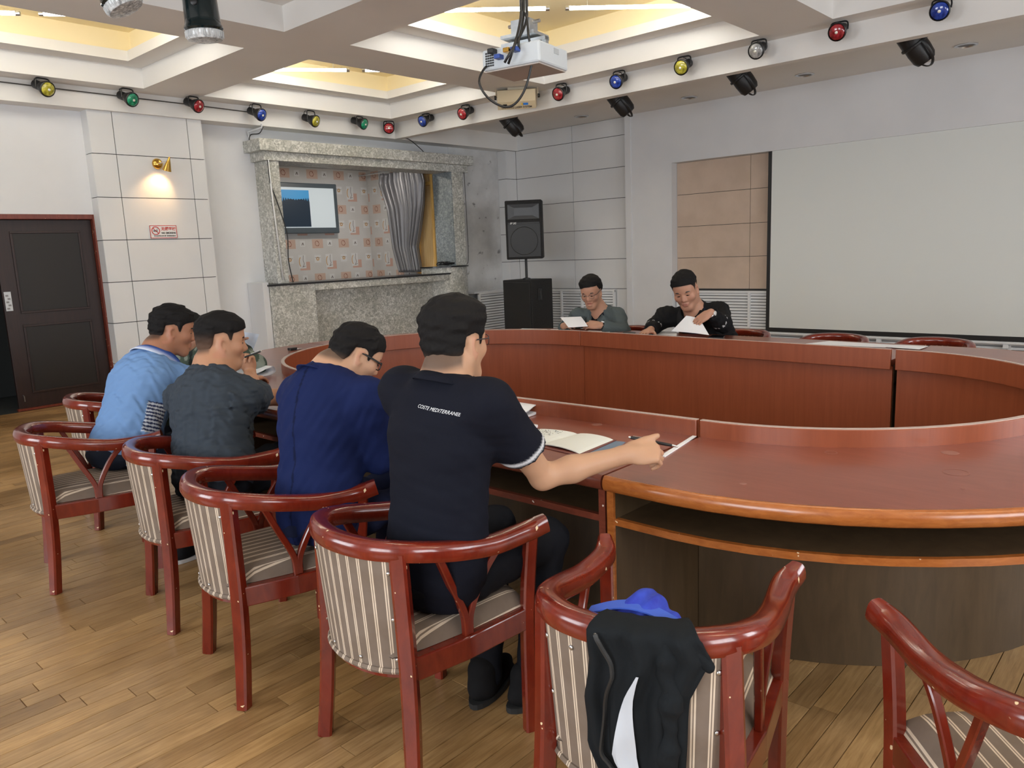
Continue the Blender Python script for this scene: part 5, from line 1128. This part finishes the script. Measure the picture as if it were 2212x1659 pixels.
# ---- far man in the black jacket
def bcol(V, *a):
    c = np.tile(np.array((.009, .009, .010)), (len(V), 1)); nz = np.sin(V @ np.array((60., 210., 90.)))+np.sin(V @ np.array((190., -80., 120.)))
    for q, w in (('le', 'lw'), ('re', 'rw')):
        t, r = armt(V, JF[q], JF[w]); c[(np.abs(t-.28) < .035) & (r < .09) & (nz > .2)] = (.5, .5, .5)
    return c
J = dict(pelvis=V3(5.52, 2.78, .47), neck=at(1498, 664, x=5.24), head=at(1481, 628, x=5.15), ls=at(1552, 676, x=5.32), rs=at(1438, 684, x=5.22), le=at(1562, 700, x=5.10), re=at(1412, 706, x=5.12), lw=at(1534, 676, x=4.94), rw=at(1405, 713, x=4.95),
         lk=V3(5.12, 2.66, .53), rk=V3(5.10, 2.90, .53), la=V3(5.15, 2.66, .06), ra=V3(5.15, 2.90, .06))
JF = J
p2_, g2_, i2_ = person('f2', 'man in a black jacket with white trim turning over a sheet at the far table', J, dict(f=(-.90, -.30, -.36), u=(-.3, .08, 1), hs=1.14, skin=(.45, .235, .155), fat=.10, nk=1.2, h=.0055, bulk=1.15,
    hairline=hl_crew(.068, -.05, .01), ht=.008, htop=.008, hn=.0012, fade=(.0, .06),
    garment=dict(name='jacket', sleeve=1.90, hem=-.045, col=bcol, amp=.005, freq=80, off=.024, cuff=.046, open=vopen(.085, .36), inner=True, incol=solid((.008, .014, .040)), collar=dict(h=.030, c=(.013, .013, .015), gap=.6, flare=.040, drop=.06, lift=.020)), trousers=(.015, .015, .02),
    lh=(V3(-.55, .55, -.45), V3(-.75, -.1, .6), dict(curl=(.35, .5, .4), thumb=(.8, .3, -.5))), rh=(V3(-.9, -.05, -.10), V3(0, 0, 1), dict(curl=(.25, .35, .25), spread=.8)), watch='l', wm=True, wn=V3(-.8, -.2, .5), seed=25))

# ================================================================== writing on the black polo
def bvh(o):
    b = np.array(o['_base']); v = [tuple(np.array(q.co)+b) for q in o.data.vertices]; return BVHTree.FromPolygons(v, [tuple(f.vertices) for f in o.data.polygons])
bt = bvh(gD)
def camray(px, py):
    d = RC.T @ np.array([(px-W/2)/FPX, -(py-H/2)/FPX, 1.0]); return norm(d)
hit = bt.ray_cast(Vector((0, 0, CAMH)), Vector(camray(946, 887)))
if hit[0] is not None:
    c0 = np.array(hit[0]); fw, lat, up = iD['fw'], iD['lat'], iD['up']; xd = norm(-lat*.99-up*.10); yd = norm(up-xd*np.dot(up, xd))
    me = textmesh('COSTE MEDITERRANEE', .0128, 'lettering', 0, 0.0); ok = True; b = np.array(pD['_base'])
    for v in me.vertices:
        p = c0+xd*(v.co.x*.92+.2*v.co.y)+yd*v.co.y; r = bt.ray_cast(Vector(p-fw*.25), Vector(fw))
        q = np.array(r[0])-fw*.0016 if r[0] is not None else p; v.co = q-b
    me.materials.clear(); me.materials.append(mat('print_white', (.75, .76, .78), .6)); o = bpy.data.objects.new('lettering', me); COL.objects.link(o); o.parent = pD
# faded rings and scuffs left on the table tops
STN = mat('faded_table_mark', (.30, .13, .10), .5)
def mark(px, py, r, owner, ringed):
    c = at(px, py, z=TZ+.0004); o = [x for x in bpy.data.objects if x.get('label', '').startswith(owner)][0]
    (MB().lathe([(r*.86, 0), (r*.86, .0003), (r, .0003), (r, 0)], c, n=28, cap=False) if ringed else MB().lathe([(r, 0), (r*.97, .0004), (.001, .0004)], c, n=24)).build('water_mark', STN, o)
mark(1290, 917, .021, 'straight reddish table section on the near', False); mark(2052, 978, .026, 'curved near table', False); mark(1795, 977, .020, 'curved near table', True); mark(2065, 1020, .036, 'curved near table', True); mark(2080, 1055, .006, 'curved near table', False); mark(1605, 1045, .010, 'curved near table', False)

# ================================================================== papers, books, pens
def sheet(name, corners, m, label, cat='paper', lift=.0015, thick=.0012, curl=0.0, n=8, group=None):
    """four corners (near-left, near-right, far-right, far-left)"""
    a, b, c, d = [np.array(q, float) for q in corners]; nrm = norm(np.cross(b-a, d-a)); nrm = nrm if nrm[2] > 0 else -nrm; G = []
    for i in range(n+1):
        u = i/n; G.append([lerp(lerp(a, b, v), lerp(d, c, v), u)+nrm*(lift+curl*(math.sin(PI*v)*.6+u*u*.4)) for v in np.linspace(0, 1, n+1)])
    return solo(MB().grid(G, -nrm*thick), name, m, label, cat, lerp(a, c, .5), group, smooth=False)
def tz(px, py): return at(px, py, z=TZ)
# the open notebook of the nearest man
bx = [tz(1160, 962), tz(1250, 984), tz(1326, 951), tz(1238, 936), tz(1150, 928)]
nb = thing('notebook', 'open notebook with handwriting in front of the man in the black polo', 'notebook', tz(1230, 955))
def page(p0, p1, p2, p3, nm, h=.010):
    G = [[lerp(lerp(p0, p1, v), lerp(p3, p2, v), u)+np.array([0, 0, .003+h*math.sin(PI*min(1, (1-v if nm == 'left_page' else v)*1.0))**.6*.9]) for v in np.linspace(0, 1, 12)] for u in np.linspace(0, 1, 8)]
    return MB().grid(G, (0, 0, -.003)).build('page_block', PAGE, nb, smooth=False)
sp0, sp1 = tz(1168, 962), tz(1248, 939)
page(tz(1075, 940), sp0, sp1, tz(1150, 930), 'left_page'); page(sp0, tz(1252, 982), tz(1325, 952), sp1, 'right_page')
G = [tz(1070, 944), tz(1253, 987), tz(1332, 952), tz(1150, 927)]; MB().prism([p+np.array([0, 0, .0008]) for p in G], (0, 0, .002)).build('cover', mat('red_brown_cover', (.16, .035, .025), .5), nb)
hw = MB(); rr = random.Random(4)
for ln in range(4):
    for w in range(9):
        s = .22+.07*w+rr.uniform(-.01, .01); t = .80-.16*ln; p = lerp(lerp(tz(1080, 942), sp0, s), lerp(tz(1150, 930), sp1, s), t)+np.array([0, 0, .0145]); 
        for k in range(3):
            a = p+np.array([rr.uniform(-.008, .008), rr.uniform(-.008, .008), 0]); b_ = a+np.array([rr.uniform(-.006, .006), rr.uniform(-.006, .006), 0]); hw.tube([a, b_], .0006, 4)
hw.build('handwriting', INK, nb)
sheet('folder', [tz(1262, 990), tz(1310, 985), tz(1352, 955), tz(1300, 950)], mat('blue_grey_card', (.14, .20, .29), .6), 'blue grey folder lying under the open notebook', 'folder', .0005, .0025)
# rolled-over note pads
def rolled(label, c, d, wdt, L, r, base_l=None):
    c = np.array(c, float); d = norm(d); s = np.cross((0, 0, 1), d); t = thing('notepad', label, 'notepad', c)
    P = [c-d*L, c-d*L*.5, c-d*.02, c+d*r*.9+np.array([0, 0, r*.4]), c+d*r*1.1+np.array([0, 0, r*1.1]), c+d*r*.5+np.array([0, 0, r*1.9]), c-d*r*.8+np.array([0, 0, r*1.75]), c-d*L*.45+np.array([0, 0, r*1.1]), c-d*L*.8+np.array([0, 0, r*.75])]
    for k in range(5):
        Q = [p*np.array([1, 1, 0])+np.array([0, 0, c[2]+.002+(p[2]-c[2])*(1-.07*k)+.0016*k])-d*.004*k for p in smoothpath(P, 6)]
        G = np.array([[q-s*wdt/2 for q in Q], [q+s*wdt/2 for q in Q]]); MB().grid(G, (0, 0, .0012)).build('page', PAPER if k else WHITEP, t, smooth=True)
    return t
rolled('white notepad with rolled pages left of the open notebook', tz(1120, 890), norm(tz(1140, 885)-tz(1080, 905)), .20, .15, .022)
rolled('small rolled notepad in front of the man in the blue blazer', tz(815, 843), norm(tz(825, 842)-tz(780, 850)), .18, .14, .020)
rolled('rolled notepad in front of the man in the grey T-shirt', tz(565, 808), norm(tz(580, 806)-tz(530, 815)), .20, .16, .026)
sheet('notebook', [tz(1118, 932), tz(1140, 938), tz(1162, 924), tz(1130, 918)], PAPER, 'small closed white notebook under the left hand of the man in the black polo', 'notebook', .012, .010)
sheet('paper', [tz(1428, 985), tz(1436, 988), tz(1506, 942), tz(1500, 940)], PAPER, 'narrow folded paper strip lying under the hand with the pen', 'paper', .003, .003)
sheet('paper', [tz(815, 882), tz(850, 890), tz(862, 872), tz(830, 866)], PAPER, 'white sheet lying between the blazer and the black polo', 'paper')
def pen(a, b, m, label):
    a, b = np.array(a, float), np.array(b, float); d = norm(b-a); L = np.linalg.norm(b-a); t = thing('pen', label, 'pen', a)
    MB().lathe([(.0035, 0), (.0048, .003), (.0050, L*.75), (.0042, L*.86)], a, d, 12).build('barrel', m, t, smooth=True)
    MB().lathe([(.0042, L*.86), (.0036, L*.93), (.0010, L)], a, d, 12).build('tip', METAL, t, smooth=True); MB().obox(a+d*.03+np.array([0, 0, .006]), d, norm(np.cross(d, (0, 0, 1))), (0, 0, 1), .022, .002, .001).build('clip', METAL, t)
    MB().lathe([(.003, -.006), (.0038, 0)], a, d, 10).build('button', METAL, t)
pen(at(1362, 945, x=1.875), at(1466, 965, x=1.955), BLACKP, 'black ballpoint pen in the outstretched right hand of the nearest man')
pen(at(563, 759, x=2.02), at(522, 774, x=1.93), BLACKP, 'black pen held at the mouth of the man in the grey T-shirt')
k = thing('key_clip', 'small black and silver key clip lying on the left table', 'clip', tz(632, 756))
c = tz(632, 757); MB().obox(c+np.array([0, 0, .012]), (1, 0, 0), (0, 1, 0), (0, 0, 1), .03, .022, .010).build('body', BLACKP, k, bevel=.004); MB().tube(arc(c+np.array([.045, -.02, .008]), (.02, 0, 0), (0, .02, 0), 0, 2*PI, 14), .004, 6).build('ring', METAL, k)
# sheet held up by the man in camouflage
sheet('paper', [at(512, 762, x=2.55), at(543, 765, x=2.60), at(560, 722, x=2.66), at(525, 717, x=2.62)], mat('pale_blue_paper', (.62, .72, .86), .8), 'pale blue printed sheet held upright beyond the grey T-shirt man', 'paper', .002, .0012)
# far table
fz = lambda px, py: at(px, py, z=TZ+.002)
sheet('paper', [fz(1118, 713), fz(1178, 715), fz(1182, 711.5), fz(1128, 710)], PAPER, 'white paper on the far table, nearest the subwoofer', 'paper')
sheet('paper', [fz(1182, 715.5), fz(1234, 717), fz(1228, 712), fz(1190, 711.5)], PAPER, 'white paper on the far table under the hands of the grey jacket man', 'paper')
sheet('paper', [fz(1262, 718.5), fz(1310, 721), fz(1320, 716), fz(1272, 714)], PAPER, 'white paper on the far table between the two seated men', 'paper')
sheet('paper', [fz(1415, 723), fz(1462, 726), fz(1462, 718), fz(1425, 717)], PAPER, 'white papers beside the flat hand of the black jacket man', 'paper', .004, .004)
sheet('paper', [fz(1738, 743), fz(1912, 751), fz(1935, 745.5), fz(1792, 737)], PAPER, 'long white sheet on the far table left of the panel gap', 'paper')
sheet('paper', [fz(1916, 751), fz(1986, 756), fz(2005, 749), fz(1932, 746)], PAPER, 'white sheet on the far table overhanging the panel gap', 'paper', .004)
sheet('paper', [at(1210, 686, x=4.95), at(1228, 708, x=4.86), at(1270, 705, x=4.95), at(1255, 684, x=5.04)][::-1], PAPER, 'white sheet held in both hands of the grey jacket man', 'paper', .001, .0012, .006)
sheet('paper', [at(1450, 716, x=4.84), at(1532, 724, x=4.80), at(1512, 690, x=4.93), at(1483, 683, x=4.93)], PAPER, 'white sheet lifted by the man in the black jacket', 'paper', .001, .0012, .012)
ph = [fz(1530, 731), fz(1562, 732), fz(1566, 727), fz(1540, 726)]
solo(MB().prism([p+np.array([0, 0, .001]) for p in ph], (0, 0, .009)), 'phone', mat('phone_glass', (.01, .01, .012), .08), 'black phone lying on the far table before the black jacket man', 'phone', ph[0])
solo(MB().prism([p for p in (fz(1345, 722), fz(1372, 723.5), fz(1373, 720.5), fz(1348, 719.5))], (0, 0, .012)), 'glasses_case', BLACKP, 'small black case on the far table left of the flat hand', 'case', fz(1350, 721))

# ================================================================== jacket over the chair and blue cloth on its seat
jk = thing('jacket', 'black zip jacket with a white lining hung over the chair back', 'jacket', chair_pt('E', (-.26, -.05, .40)))
JC = vcol('jacket_cloth', .85, .15, b=.15, bscale=300)
rows, cols = 46, 40; G = np.zeros((rows, cols, 3))
for i in range(rows):
    v = i/(rows-1)
    # v: 0 inside of the rail -> over the top -> down the outside
    if v < .14: z = .62+.10*(v/.14); off = -.040
    elif v < .24: q = (v-.14)/.10; z = .718+.010*math.sin(PI*q); off = -.045+.10*q
    else: q = (v-.24)/.76; z = .718-.43*q; off = .050-.012*q
    q = max(0, (v-.24)/.76); sl = np.interp(q, [0, .15, .35, .6, .8, 1], [.040, .040, .056, .058, .025, -.035]); sr = np.interp(q, [0, .12, .2, .3, .7, 1], [-.135, -.155, -.14, -.125, -.120, -.105])
    for j in range(cols):
        u = j/(cols-1); s_ = sl+(sr-sl)*u; f = .006*math.sin(u*17+q*3)+.004*math.sin(u*31-q*6+1)+.002*math.sin(q*22+u*9); G[i, j] = chair_pt('E', backpt(s_, z, off+f*(1 if v > .2 else .3)+.012*math.sin(PI*u)*q))
body_ = MB().grid(G); o = body_.build('shell', JC, jk, smooth=True, sharp=False); setcol(o, np.tile(np.array((.010, .012, .014)), (len(body_.v), 1))); sd = o.modifiers.new('solid', 'SOLIDIFY'); sd.thickness = .008; sd.offset = 1
def jpt(q, u, lift=.006):
    i = (.24+.76*q)*(rows-1); j = u*(cols-1); a = G[int(i), int(j)]; i2, j2 = min(int(i)+1, rows-1), min(int(j)+1, cols-1); p = lerp(lerp(a, G[i2, int(j)], i-int(i)), lerp(G[int(i), j2], G[i2, j2], i-int(i)), j-int(j))
    n_ = norm(chair_pt('E', backpt(-.06, .5, .1))-chair_pt('E', backpt(-.06, .5, 0))); return p+n_*lift
A = []
for q in np.linspace(.16, .80, 16):
    l_ = np.interp(q, [.16, .62, .80], [.44, .28, .50]); r_ = np.interp(q, [.16, .80], [.46, .56]); A.append([jpt(q, lerp(l_, r_, t), .010) for t in np.linspace(0, 1, 6)])
MB().grid(A).build('lining', mat('pale_grey_lining', (.52, .55, .60), .7), jk, smooth=True)
zp = [jpt(q, np.interp(q, [0, .2, .4, .62, .75], [.10, .24, .20, .16, .30]), .014) for q in np.linspace(.0, .72, 40)]
MB().tube(zp, .0055, 6, ry=.003).build('zip', mat('zip_black', (.02, .02, .02), .5), jk, smooth=True)
zt = MB(); [zt.obox(p, (1, 0, 0), (0, 1, 0), (0, 0, 1), .002, .002, .0022) for p in zp[::1]]; zt.build('zip_teeth', mat('zip_teeth_grey', (.10, .10, .10), .3, .6), jk)
# sleeve bulging at the right
sdf_obj('sleeve', [cone(chair_pt('E', backpt(-.085, .700, .03)), chair_pt('E', backpt(-.095, .60, .046)), .018, .020, .02), cone(chair_pt('E', backpt(-.095, .60, .046)), chair_pt('E', backpt(-.088, .42, .044)), .020, .018, .02), cone(chair_pt('E', backpt(-.088, .42, .044)), chair_pt('E', backpt(-.070, .32, .040)), .018, .015, .02), cone(chair_pt('E', backpt(-.125, .690, .02)), chair_pt('E', backpt(-.155, .655, .035)), .020, .012, .02)], .006, JC, jk, lambda V: np.tile(np.array((.010, .012, .014)), (len(V), 1)), folds=foldfn(.005, 60, (0, 0, 1), 4))
bl = thing('blue_cloth', 'bright blue cloth bag stuffed behind the jacket on the chair seat', 'cloth', chair_pt('E', (-.15, -.02, .46)))
BLUEC = noisy('bright_blue_cloth', (.008, .018, .30), (.02, .05, .42), 30, .7)
sdf_obj('bag', [cone(chair_pt('E', (-.165, .07, .655)), chair_pt('E', (-.14, -.03, .690)), .034, .036, .03), cone(chair_pt('E', (-.14, -.03, .690)), chair_pt('E', (-.16, -.10, .665)), .036, .028, .03), cone(chair_pt('E', (-.14, -.02, .66)), chair_pt('E', (-.10, -.02, .49)), .055, .07, .04)], .006, BLUEC, bl, None, folds=foldfn(.006, 60, (0, 1, .5), 6))
MB().grid([[chair_pt('E', (-.188+.03*t, .09-.20*u, .690+.030*math.sin(PI*u)+.004*t)) for t in (0, .5, 1)] for u in np.linspace(0, 1, 12)], (0, 0, .003)).build('strap', mat('lighter_blue_strap', (.04, .10, .50), .7), bl, smooth=True)
